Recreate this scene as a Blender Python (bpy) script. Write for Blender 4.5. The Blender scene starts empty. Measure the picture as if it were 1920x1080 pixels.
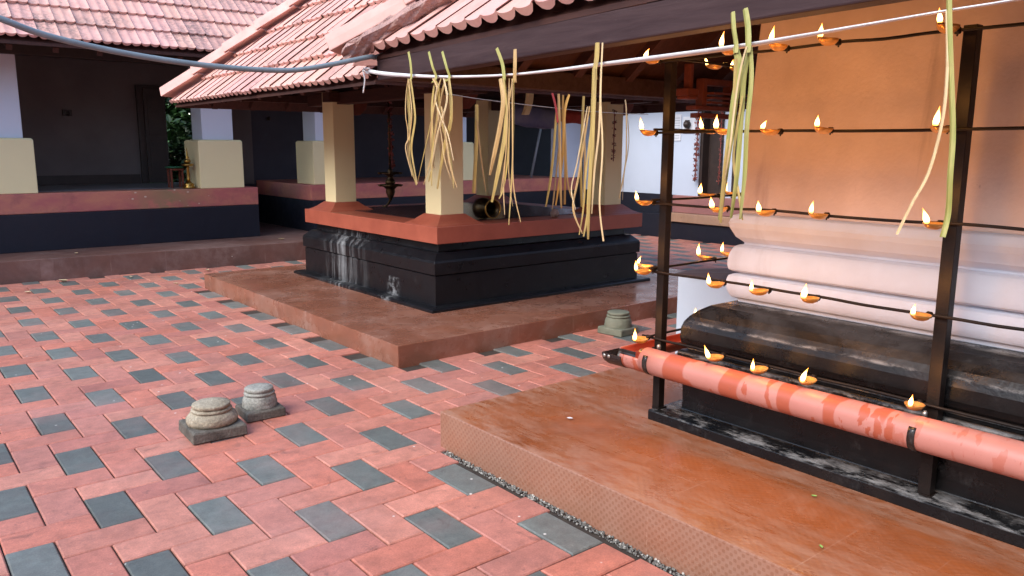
import bpy, bmesh, math, random
from mathutils import Vector, Matrix
LAMP_W = .28
SUN_EL, SUN_AZ, SUN, SKY, EXPO = 40, 262, 1.15, .15, 1.6
DATA={'o': [[('g', 0.021, [[1.915, 3.075, 1.944], [1.915, 3.054, 1.893], [1.915, 3.047, 1.84], [1.915, 3.048, 1.82]]), ('y', 0.0164, [[1.915, 3.052, 1.829], [1.915, 3.073, 1.746], [1.915, 3.063, 1.653], [1.915, 3.056, 1.584], [1.915, 3.037, 1.479], [1.915, 3.001, 1.369]]), ('y', 0.0163, [[1.915, 3.043, 1.829], [1.915, 3.016, 1.732], [1.915, 3.006, 1.652], [1.915, 3.026, 1.56], [1.915, 3.032, 1.502], [1.915, 2.984, 1.375]])], [('g', 0.0203, [[1.915, 2.914, 1.93], [1.915, 2.879, 1.869], [1.915, 2.86, 1.824], [1.915, 2.856, 1.802]]), ('y', 0.0157, [[1.915, 2.86, 1.817], [1.915, 2.883, 1.705], [1.915, 2.874, 1.571], [1.915, 2.863, 1.481], [1.915, 2.89, 1.39]]), ('y', 0.0201, [[1.915, 2.856, 1.817], [1.915, 2.817, 1.763], [1.915, 2.839, 1.659], [1.915, 2.855, 1.504], [1.915, 2.845, 1.373]])], [('g', 0.0198, [[1.915, 2.814, 1.922], [1.915, 2.776, 1.861], [1.915, 2.762, 1.818], [1.915, 2.762, 1.803]]), ('y', 0.011, [[1.915, 2.777, 1.812], [1.915, 2.818, 1.713], [1.915, 2.781, 1.614], [1.915, 2.736, 1.505], [1.915, 2.696, 1.368]]), ('y', 0.0175, [[1.915, 2.75, 1.811], [1.915, 2.729, 1.72], [1.915, 2.734, 1.635], [1.915, 2.782, 1.527], [1.915, 2.821, 1.361]]), ('s', 0.0088, [[1.915, 2.762, 1.811], [1.915, 2.794, 1.723], [1.915, 2.863, 1.504], [1.915, 2.916, 1.375]]), ('s', 0.0089, [[1.915, 2.787, 1.701], [1.915, 2.75, 1.57], [1.915, 2.706, 1.462], [1.915, 2.669, 1.371]])], [('g', 0.0242, [[1.915, 2.449, 1.902], [1.915, 2.416, 1.845], [1.915, 2.4, 1.799], [1.915, 2.397, 1.775]]), ('y', 0.0261, [[1.915, 2.4, 1.789], [1.915, 2.38, 1.687], [1.915, 2.386, 1.568], [1.915, 2.418, 1.427], [1.915, 2.445, 1.327]]), ('y', 0.016, [[1.915, 2.39, 1.789], [1.915, 2.364, 1.667], [1.915, 2.351, 1.529], [1.915, 2.379, 1.388], [1.915, 2.395, 1.342]])], [('s', 0.0157, [[1.915, 2.338, 1.892], [1.915, 2.334, 1.839], [1.915, 2.337, 1.791], [1.915, 2.337, 1.772]]), ('s', 0.0099, [[1.915, 2.343, 1.786], [1.915, 2.367, 1.667], [1.915, 2.383, 1.508], [1.915, 2.402, 1.362]]), ('y', 0.0118, [[1.915, 2.331, 1.785], [1.915, 2.326, 1.588], [1.915, 2.331, 1.429], [1.915, 2.329, 1.246]]), ('s', 0.0079, [[1.915, 2.331, 1.785], [1.915, 2.32, 1.587], [1.915, 2.312, 1.39], [1.915, 2.273, 1.26]]), ('s', 0.0059, [[1.915, 2.34, 1.786], [1.915, 2.354, 1.529], [1.915, 2.372, 1.388], [1.915, 2.346, 1.284]])], [('y', 0.0175, [[1.915, 1.913, 1.875], [1.915, 1.912, 1.824], [1.915, 1.913, 1.787], [1.915, 1.912, 1.756]]), ('y', 0.0123, [[1.915, 1.916, 1.794], [1.915, 1.923, 1.636], [1.915, 1.935, 1.459], [1.915, 1.957, 1.332], [1.915, 1.968, 1.239]]), ('y', 0.0158, [[1.915, 1.906, 1.793], [1.915, 1.904, 1.583], [1.915, 1.913, 1.406], [1.915, 1.931, 1.238]]), ('y', 0.014, [[1.915, 1.908, 1.793], [1.915, 1.906, 1.566], [1.915, 1.909, 1.353], [1.915, 1.915, 1.229]]), ('s', 0.0071, [[1.915, 1.917, 1.67], [1.915, 1.958, 1.441], [1.915, 1.971, 1.331], [1.915, 1.932, 1.247]])], [('w', 0.0104, [[1.915, 1.889, 1.872], [1.915, 1.886, 1.703], [1.915, 1.877, 1.531], [1.915, 1.869, 1.355], [1.915, 1.857, 1.227]]), ('w', 0.007, [[1.915, 1.886, 1.792], [1.915, 1.887, 1.6], [1.915, 1.895, 1.46], [1.915, 1.898, 1.317]])], [('g', 0.0162, [[1.915, 1.39, 1.907], [1.915, 1.38, 1.86], [1.915, 1.37, 1.818], [1.915, 1.365, 1.794]]), ('g', 0.0192, [[1.915, 1.37, 1.812], [1.915, 1.352, 1.751], [1.915, 1.357, 1.665], [1.915, 1.364, 1.533], [1.915, 1.386, 1.333]]), ('y', 0.0118, [[1.915, 1.362, 1.78], [1.915, 1.356, 1.65], [1.915, 1.368, 1.503], [1.915, 1.375, 1.326]])], [('g', 0.0174, [[1.915, 1.35, 1.911], [1.915, 1.335, 1.862], [1.915, 1.322, 1.813], [1.915, 1.32, 1.791]]), ('g', 0.0131, [[1.915, 1.323, 1.808], [1.915, 1.332, 1.735], [1.915, 1.333, 1.621], [1.915, 1.33, 1.46], [1.915, 1.347, 1.342]]), ('g', 0.0145, [[1.915, 1.318, 1.807], [1.915, 1.309, 1.72], [1.915, 1.307, 1.591], [1.915, 1.307, 1.46], [1.915, 1.306, 1.342]]), ('y', 0.0088, [[1.915, 1.33, 1.678], [1.915, 1.349, 1.518], [1.915, 1.325, 1.415], [1.915, 1.302, 1.339]])], [('g', 0.0142, [[1.915, 0.821, 1.897], [1.915, 0.809, 1.793], [1.915, 0.796, 1.689], [1.915, 0.781, 1.571], [1.915, 0.774, 1.476], [1.915, 0.773, 1.392], [1.915, 0.774, 1.339]])], [('w', 0.0083, [[1.915, 0.82, 1.84], [1.915, 0.807, 1.724], [1.915, 0.805, 1.607], [1.915, 0.823, 1.487], [1.915, 0.85, 1.412], [1.915, 0.874, 1.337]])]], 'i': [[('y', 0.0302, [[3.435, 4.62, 1.834], [3.435, 4.62, 1.708], [3.424, 4.62, 1.521], [3.399, 4.62, 1.211]]), ('s', 0.0152, [[3.435, 4.62, 1.726], [3.462, 4.62, 1.483], [3.505, 4.62, 1.211]])], [('r', 0.0203, [[4.155, 4.62, 1.943], [4.184, 4.62, 1.845], [4.198, 4.62, 1.725]]), ('y', 0.0205, [[4.196, 4.62, 1.825], [4.168, 4.62, 1.522], [4.139, 4.62, 1.277], [4.098, 4.62, 1.081]]), ('s', 0.0246, [[4.21, 4.62, 1.941], [4.221, 4.62, 1.644], [4.222, 4.62, 1.317], [4.233, 4.62, 1.066]]), ('s', 0.0165, [[4.227, 4.62, 1.644], [4.173, 4.62, 1.235], [4.137, 4.62, 1.062]])], [('a', 0.0247, [[4.266, 4.62, 1.936], [4.265, 4.62, 1.726], [4.282, 4.62, 1.44], [4.289, 4.62, 1.093]]), ('a', 0.0207, [[4.328, 4.62, 1.942], [4.28, 4.62, 1.807], [4.254, 4.62, 1.44], [4.198, 4.62, 1.085]]), ('s', 0.0124, [[4.281, 4.62, 1.767], [4.308, 4.62, 1.315], [4.358, 4.62, 1.141]])], [('y', 0.0211, [[4.489, 4.62, 1.937], [4.482, 4.62, 1.772], [4.462, 4.62, 1.439], [4.49, 4.62, 1.064]]), ('s', 0.0169, [[4.487, 4.62, 1.793], [4.503, 4.62, 1.438], [4.486, 4.62, 1.175]])], [('w', 0.0132, [[4.968, 4.62, 1.927], [4.986, 4.62, 1.807], [4.983, 4.62, 1.435], [4.924, 4.62, 1.116]]), ('w', 0.0133, [[4.993, 4.62, 1.807], [5.016, 4.62, 1.567], [4.969, 4.62, 1.302], [4.957, 4.62, 1.102]])]], 'rope': [[1.93, 3.46, 1.892], [1.93, 3.311, 1.87], [1.93, 3.08, 1.846], [1.93, 2.783, 1.822], [1.93, 2.419, 1.805], [1.93, 2.133, 1.803], [1.93, 1.901, 1.806], [1.93, 1.629, 1.809], [1.93, 1.377, 1.814], [1.93, 1.186, 1.823], [1.93, 0.977, 1.834], [1.93, 0.82, 1.842], [1.93, 0.672, 1.848], [1.93, 0.428, 1.869]], 'string': [[3.193, 4.62, 1.896], [3.469, 4.62, 1.872], [3.916, 4.62, 1.847], [4.268, 4.62, 1.831], [4.492, 4.62, 1.822], [4.973, 4.62, 1.815], [5.258, 4.62, 1.819]], 'cable': [[-0.411, 3.504, 2.434], [-0.098, 3.468, 2.192], [0.221, 3.407, 2.056], [0.433, 3.351, 1.969], [0.6, 3.395, 1.925], [0.881, 3.442, 1.888], [1.198, 3.463, 1.867], [1.503, 3.461, 1.868], [1.681, 3.456, 1.896], [1.923, 3.443, 1.954]]}
CAM={'cam': [[0.77529, -0.63159, 0.00418], [-0.10736, -0.1383, -0.98455], [0.62241, 0.76287, -0.17503]], 'f': 1483.9868316927593, 'H': 1.5361374896325524}
rnd = random.Random(7)
S = bpy.context.scene
COL = S.collection
PI = math.pi
# ------------------------------------------------------------------ node helpers
class NT:
    def __init__(s, name):
        s.m = bpy.data.materials.new(name); s.m.use_nodes = True
        s.t = s.m.node_tree; s.b = s.t.nodes['Principled BSDF']
        s.pos = s.t.nodes.new('ShaderNodeNewGeometry').outputs['Position']
    def n(s, typ, ins=None, **props):
        nd = s.t.nodes.new(typ)
        for k, v in props.items(): setattr(nd, k, v)
        for k, v in (ins or {}).items(): s.put(nd.inputs[k], v)
        return nd
    def put(s, sock, v):
        if isinstance(v, bpy.types.NodeSocket): s.t.links.new(v, sock)
        elif isinstance(v, (tuple, list)) and len(v) == 3 and sock.type == 'RGBA': sock.default_value = (*v, 1)
        else: sock.default_value = v
    def scale(s, v=(1, 1, 1), vec=None, rot=(0, 0, 0), loc=(0, 0, 0)):
        return s.n('ShaderNodeMapping', {'Vector': vec or s.pos, 'Scale': v, 'Rotation': rot, 'Location': loc}).outputs[0]
    def noise(s, sc, det=4, rough=.55, vec=None, dist=0):
        return s.n('ShaderNodeTexNoise', {'Vector': vec or s.pos, 'Scale': sc, 'Detail': det, 'Roughness': rough, 'Distortion': dist}).outputs['Fac']
    def ramp(s, fac, *stops):
        nd = s.n('ShaderNodeValToRGB', {'Fac': fac}); e = nd.color_ramp.elements
        while len(e) < len(stops): e.new(.5)
        for el, (p, c) in zip(e, stops):
            el.position = p; el.color = (*c, 1) if isinstance(c, tuple) else (c, c, c, 1)
        return nd.outputs[0]
    def mix(s, fac, a, b, mode='MIX'):
        nd = s.n('ShaderNodeMix', data_type='RGBA', blend_type=mode)
        s.put(nd.inputs[0], fac); s.put(nd.inputs[6], a); s.put(nd.inputs[7], b)
        return nd.outputs[2]
    def math(s, op, a, b=0.0, c=None, clamp=False):
        nd = s.n('ShaderNodeMath', operation=op, use_clamp=clamp); s.put(nd.inputs[0], a); s.put(nd.inputs[1], b)
        if c is not None: s.put(nd.inputs[2], c)
        return nd.outputs[0]
    def xyz(s):
        nd = s.n('ShaderNodeSeparateXYZ', {0: s.pos}); return nd.outputs
    def attr(s, name):
        return s.n('ShaderNodeAttribute', attribute_name=name).outputs['Color']
    def bump(s, h, strength=.3, dist=.01):
        o = s.n('ShaderNodeBump', {'Height': h, 'Strength': strength, 'Distance': dist}).outputs[0]
        s.put(s.b.inputs['Normal'], o)
    def done(s, col, rough=.6, metal=0.0, spec=.5):
        s.put(s.b.inputs['Base Color'], col); s.put(s.b.inputs['Roughness'], rough)
        s.put(s.b.inputs['Metallic'], metal); s.put(s.b.inputs['Specular IOR Level'], spec)
        return s.m
def plain(name, c1, c2=None, sc=6, rough=.6, bump=.15, bsc=60, metal=0.0, dist=.004, spec=.5, stretch=(1, 1, 1)):
    t = NT(name); c2 = c2 or tuple(v * .72 for v in c1)
    v = t.scale(stretch)
    f = t.ramp(t.noise(sc, 6, .6, vec=v), (.32, 0.0), (.68, 1.0))
    t.bump(t.noise(bsc, 3, vec=v), bump, dist)
    return t.done(t.mix(f, c1, c2), rough, metal, spec)
MAT = {}
def pavers():
    t = NT('paver_concrete'); a = t.attr('tint')
    d = t.ramp(t.noise(2.6, 10, .72), (.46, 0.0), (.72, 1.0))
    c = t.mix(t.math('MULTIPLY', d, .42), a, (.10, .058, .052))
    sm = t.ramp(t.noise(7.5, 6, .7, dist=.8), (.60, 0.0), (.72, .55)); c = t.mix(sm, c, (.05, .038, .034))
    g = t.ramp(t.noise(150, 4, .7), (.3, .80), (.7, 1.16)); c = t.mix(1.0, c, g, 'MULTIPLY')
    g2 = t.ramp(t.noise(16, 7, .75), (.32, .78), (.68, 1.18)); c = t.mix(1.0, c, g2, 'MULTIPLY')
    pale = t.ramp(t.noise(1.1, 6, .6), (.5, 0.0), (.8, .35)); c = t.mix(pale, c, (.55, .30, .26))
    vo = t.n('ShaderNodeTexVoronoi', {'Vector': t.pos, 'Scale': 9.0, 'Randomness': 1.0}).outputs['Distance']
    sp = t.ramp(vo, (.045, 1.0), (.075, 0.0)); keep = t.ramp(t.noise(1.7, 2), (.50, 0.0), (.56, 1.0))
    c = t.mix(t.math('MULTIPLY', sp, t.math('MULTIPLY', keep, .9)), c, (.74, .70, .64))
    t.bump(t.noise(220, 4, .7), .35, .003)
    return t.done(c, t.ramp(t.noise(5, 5), (.3, .42), (.7, .68)), spec=.45)
def roof_tile(dirt):
    t = NT('clay_roof_tile'); a = t.attr('tint')
    f = t.ramp(t.noise(1.3, 9, .68), (.47, 0.0), (.62, 1.0)); f2 = t.ramp(t.noise(30, 6, .75), (.40, 0.0), (.68, 1.0))
    f = t.math('MULTIPLY', f, f2)
    c = t.mix(1.0, (.60, .315, .262), a, 'MULTIPLY')
    c = t.mix(t.ramp(t.noise(9, 5, .65), (.35, 0.0), (.75, .5)), c, (.66, .42, .35))
    c = t.mix(t.math('MULTIPLY', f, dirt), c, (.10, .085, .075))
    vo = t.n('ShaderNodeTexVoronoi', {'Vector': t.pos, 'Scale': 5.0, 'Randomness': 1.0}).outputs['Distance']
    c = t.mix(t.math('MULTIPLY', t.ramp(vo, (.05, 1.0), (.10, 0.0)), .35 * dirt), c, (.05, .045, .04))
    t.bump(t.noise(90, 4, .6), .25, .004)
    return t.done(c, .72, spec=.35)
def black_paint(name, wear, streak=False, base=(.0065, .0068, .0085), rough=(.24, .5)):
    t = NT(name); x, y, z = t.xyz()[:3]
    f = t.ramp(t.noise(4.2, 10, .72, vec=t.scale((1, 1, 1.9)), dist=.6), (.55, 0.0), (.80, 1.0))
    f2 = t.ramp(t.noise(38, 6, .75, vec=t.scale((1, 1, .4))), (.42, 0.0), (.72, 1.0))
    w = t.math('MULTIPLY', t.math('MULTIPLY', f, f2), wear * (.6 if wear > .9 else 1))
    c = t.mix(w, base, (.17, .168, .165))
    br = t.ramp(t.noise(2.7, 6, .6), (.56, 0.0), (.78, .55 if wear > .9 else .2)); c = t.mix(br, c, (.030, .019, .015))
    if wear > .9:
        bands = None
        for zc, hw in ((.541, .014), (.702, .010), (.245, .010), (.800, .008)):
            k0 = t.math('SUBTRACT', 1.0, t.math('DIVIDE', t.math('ABSOLUTE', t.math('SUBTRACT', z, zc)), hw), clamp=True)
            bands = k0 if bands is None else t.math('MAXIMUM', bands, k0)
        e1 = t.ramp(t.noise(17, 8, .75, vec=t.scale((1, .35, 1))), (.47, 0.0), (.62, 1.0))
        c = t.mix(t.math('MULTIPLY', t.math('MULTIPLY', bands, e1), .8), c, (.36, .35, .34))
        tp = t.math('MULTIPLY', t.math('GREATER_THAN', z, .70), t.ramp(t.noise(3.5, 9, .72, vec=t.scale((1.6, .8, 1)), dist=.5), (.42, .05), (.70, .75))); c = t.mix(tp, c, (.065, .065, .067))
    if streak:
        d1 = t.math('ABSOLUTE', t.math('SUBTRACT', y, 7.22)); k = t.math('SUBTRACT', 1.0, t.math('DIVIDE', d1, .5), clamp=True)
        xm = t.math('LESS_THAN', x, 3.95)
        dr = t.ramp(t.noise(15, 6, .65, vec=t.scale((1, 1, .07)), dist=.25), (.47, 0.0), (.66, 1.0))
        pt = t.ramp(t.noise(6, 5, .7), (.3, .35), (.6, 1.0))
        sm = t.math('MULTIPLY', t.math('MULTIPLY', dr, pt), t.math('MULTIPLY', t.math('MULTIPLY', k, xm), .5))
        c = t.mix(sm, c, (.52, .54, .55))
        d2 = t.math('ABSOLUTE', t.math('SUBTRACT', y, 6.27)); k2 = t.math('SUBTRACT', 1.0, t.math('DIVIDE', d2, .13), clamp=True)
        zz = t.math('LESS_THAN', z, .36)
        s2 = t.math('MULTIPLY', t.math('MULTIPLY', k2, zz), t.ramp(t.noise(16, 6, .7), (.47, 0.0), (.64, .5)))
        c = t.mix(s2, c, (.52, .54, .55))
    t.bump(t.math('ADD', t.noise(60, 5, .6), t.math('MULTIPLY', t.noise(6, 3), .6)), .22, .006)
    return t.done(c, t.ramp(t.noise(7, 6, .6), (.3, rough[0]), (.75, rough[1])), spec=.36)
def terrace(name, base, dust, emboss, joint=.3, ox=0.0, oy=0.0, dustw=.7, rough=(.2, .55)):
    t = NT(name); x, y, z = t.xyz()[:3]
    f = t.ramp(t.noise(1.5, 9, .66, dist=.7), (.44, 0.0), (.60, 1.0))
    f2 = t.ramp(t.noise(11, 9, .75), (.36, .1), (.62, 1.0)); dm = t.math('MULTIPLY', t.math('MULTIPLY', f, f2), dustw)
    if emboss:
        ex = t.math('SUBTRACT', 1.0, t.math('DIVIDE', t.math('SUBTRACT', x, 2.19), .55), clamp=True); ey = t.math('SUBTRACT', 1.0, t.math('DIVIDE', t.math('SUBTRACT', 3.27, y), .5), clamp=True)
        ez = t.math('SUBTRACT', 1.0, t.math('DIVIDE', t.math('ABSOLUTE', t.math('SUBTRACT', x, 2.93)), .30), clamp=True)
        ed = t.math('MULTIPLY', t.math('MAXIMUM', t.math('MULTIPLY', ez, .8), t.math('MAXIMUM', t.math('MULTIPLY', ex, .85), ey)), t.ramp(t.noise(5, 9, .75, vec=t.scale((3.2, .8, 1))), (.40, .0), (.60, 1.0)))
        fc = t.math('MULTIPLY', t.math('LESS_THAN', x, 2.195), t.ramp(t.noise(2, 5), (.3, .6), (.7, .95)))
        dm = t.math('MAXIMUM', dm, t.math('MULTIPLY', ed, .75))
    c = t.mix(t.ramp(t.noise(2.1, 9, .7, dist=.6), (.36, 0.0), (.66, 1.0)), base, tuple(v * .70 for v in base)); c = t.mix(dm, c, dust)
    if emboss: c = t.mix(fc, c, (.30, .160, .110))
    def jl(v, o):
        q = t.math('FRACT', t.math('DIVIDE', t.math('ADD', v, 60.0 + o), joint))
        return t.math('LESS_THAN', t.math('ABSOLUTE', t.math('SUBTRACT', q, .5)), .007)
    j = t.math('MULTIPLY', t.math('MAXIMUM', jl(x, ox), jl(y, oy)), t.ramp(t.noise(6, 3), (.42, .0), (.7, .42)))
    c = t.mix(j, c, tuple(min(1, v * 1.15) for v in dust))
    vo = t.n('ShaderNodeTexVoronoi', {'Vector': t.pos, 'Scale': 5.0}).outputs['Distance']
    sp = t.math('MULTIPLY', t.ramp(vo, (.03, 1.0), (.05, 0.0)), t.ramp(t.noise(3, 2), (.5, 0.0), (.56, .8)))
    c = t.mix(sp, c, (.6, .57, .5))
    h = t.noise(30, 4)
    if emboss:
        a = t.math('SINE', t.math('MULTIPLY', y, 2 * PI / .032)); b = t.math('SINE', t.math('MULTIPLY', t.math('ADD', x, z), 2 * PI / .032))
        pat = t.math('MULTIPLY', a, b); h = t.math('MULTIPLY', h, 1.6); h = t.math('ADD', t.math('MULTIPLY', pat, .5), t.math('MULTIPLY', h, .6))
        c = t.mix(t.math('MULTIPLY', t.math('MULTIPLY', t.math('GREATER_THAN', pat, .25), .36), t.math('LESS_THAN', x, 2.195)), c, tuple(v * .55 for v in base))
    t.bump(h, .12 if emboss else .1, .004)
    r = t.math('ADD', t.ramp(t.noise(4, 6), (.3, rough[0]), (.75, rough[1])), t.math('MULTIPLY', dm, .2), clamp=True)
    return t.done(c, r, spec=.5)
def wood(name, c1, c2, rough=.5, scr=.0, stretch=(6, .5, 6)):
    t = NT(name); v = t.scale(stretch)
    f = t.noise(5, 8, .65, vec=v, dist=.4); c = t.mix(t.ramp(f, (.3, 0.0), (.7, 1.0)), c1, c2)
    if scr:
        s_ = t.ramp(t.noise(14, 7, .75, vec=t.scale((7, .55, 7))), (.66, 0.0), (.74, scr)); c = t.mix(s_, c, (.30, .26, .27))
    t.bump(f, .3, .006); return t.done(c, rough, spec=.22)
def limewash(name, c, stain, amt, sc=1.6, drip=True, rough=.75):
    t = NT(name)
    f = t.ramp(t.noise(sc, 8, .6), (.42, 0.0), (.78, 1.0)); o = t.mix(t.math('MULTIPLY', f, amt), c, stain)
    if drip:
        d = t.ramp(t.noise(5, 6, .6, vec=t.scale((1, 1, .12)), dist=.3), (.60, 0.0), (.76, 1.0)); o = t.mix(t.math('MULTIPLY', d, amt * .9), o, stain)
    s = t.ramp(t.noise(24, 3, .5), (.74, 0.0), (.8, .5)); o = t.mix(t.math('MULTIPLY', s, amt), o, tuple(v * .6 for v in stain))
    if amt > .9:
        gr = t.ramp(t.noise(85, 5, .8), (.36, .62), (.64, 1.18)); o = t.mix(1.0, o, gr, 'MULTIPLY')
    t.bump(t.math('ADD', t.noise(70, 4), t.math('MULTIPLY', t.noise(5, 3), 2.0)), .7 if amt > .9 else .18, .008); return t.done(o, rough, spec=.3)
def veranda_red():
    t = NT('worn_red_oxide'); x, y, z = t.xyz()[:3]
    c = t.mix(t.ramp(t.noise(1.7, 8, .65, vec=t.scale((1, 1, 2.2))), (.40, 0.0), (.62, 1.0)), (.42, .115, .105), (.52, .19, .115))
    c = t.mix(t.ramp(t.noise(4, 7, .7), (.52, 0.0), (.7, .6)), c, (.24, .075, .075))
    k = t.math('SUBTRACT', 1.0, t.math('DIVIDE', t.math('ABSOLUTE', t.math('SUBTRACT', x, 3.2)), .62), clamp=True)
    p = t.math('MULTIPLY', k, t.ramp(t.noise(5, 7, .7), (.38, 0.0), (.52, 1.0))); c = t.mix(p, c, (.27, .165, .085))
    v = t.n('ShaderNodeTexVoronoi', {'Vector': t.scale((1, 1, 1.6)), 'Scale': 9.0}).outputs['Distance']
    c = t.mix(t.math('MULTIPLY', t.ramp(v, (.10, 1.0), (.17, 0.0)), t.math('GREATER_THAN', k, .15)), c, (.60, .47, .36))
    t.bump(t.noise(40, 5), .3, .006); return t.done(c, .55)
def gutter_paint():
    t = NT('pink_gutter_paint')
    f = t.ramp(t.noise(3.6, 2, .4, vec=t.scale((.5, 1.9, .5))), (.535, 0.0), (.55, 1.0))
    f2 = t.ramp(t.noise(11, 4, .5, vec=t.scale((.6, 1.6, .6))), (.57, 0.0), (.585, 1.0)); z_ = t.xyz()
    y = z_[1]; gate = t.math('GREATER_THAN', y, 1.25)
    f = t.math('MULTIPLY', t.math('MAXIMUM', f, f2), t.math('MAXIMUM', gate, t.math('MULTIPLY', f2, .5)))
    c = t.mix(t.noise(7, 6), (.52, .225, .180), (.45, .165, .130)); c = t.mix(t.math('MULTIPLY', f, .9), c, (.40, .085, .040))
    g = t.ramp(t.noise(30, 6, .7), (.62, 0.0), (.72, .5)); c = t.mix(g, c, (.24, .10, .08))
    t.bump(t.noise(60, 4), .12, .003); return t.done(c, .42)
def leafy(name, c1, c2):
    t = NT(name); a = t.attr('tint'); c = t.mix(1.0, t.mix(t.noise(3, 4), c1, c2), a, 'MULTIPLY')
    return t.done(c, .5)
def straw(name, c1, c2):
    t = NT(name); z = t.xyz()[2]
    f = t.noise(60, 3, vec=t.scale((3, 3, .12))); c = t.mix(t.ramp(f, (.35, 0.0), (.65, 1.0)), c1, c2); c = t.mix(1.0, c, t.attr('tint'), 'MULTIPLY'); c = t.mix(t.ramp(t.noise(14, 5, .7), (.6, 0.0), (.75, .6)), c, (.26, .17, .07)); t.bump(f, .4, .002)
    t.put(t.b.inputs['Subsurface Weight'], 0.0); return t.done(c, .6)
def flame_mat():
    t = NT('flame'); 
    g = t.n('ShaderNodeTexCoord').outputs['Generated']; z = t.n('ShaderNodeSeparateXYZ', {0: g}).outputs[2]
    c = t.ramp(z, (0.0, (1.0, .36, .06)), (.3, (1.0, .60, .22)), (.65, (1.0, .50, .13)), (1.0, (1.0, .24, .02)))
    t.put(t.b.inputs['Emission Color'], c); t.put(t.b.inputs['Emission Strength'], t.ramp(z, (0, .85), (.5, .85), (1, .30)))
    m = t.n('ShaderNodeMath', operation='MULTIPLY'); t.put(m.inputs[0], t.ramp(z, (0.0, .45), (.25, 1.0), (.6, .9), (1.0, .45))); m.inputs[1].default_value = 4.6
    t.put(t.b.inputs['Emission Strength'], m.outputs[0])
    return t.done((0, 0, 0), 1.0, spec=0)
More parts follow.
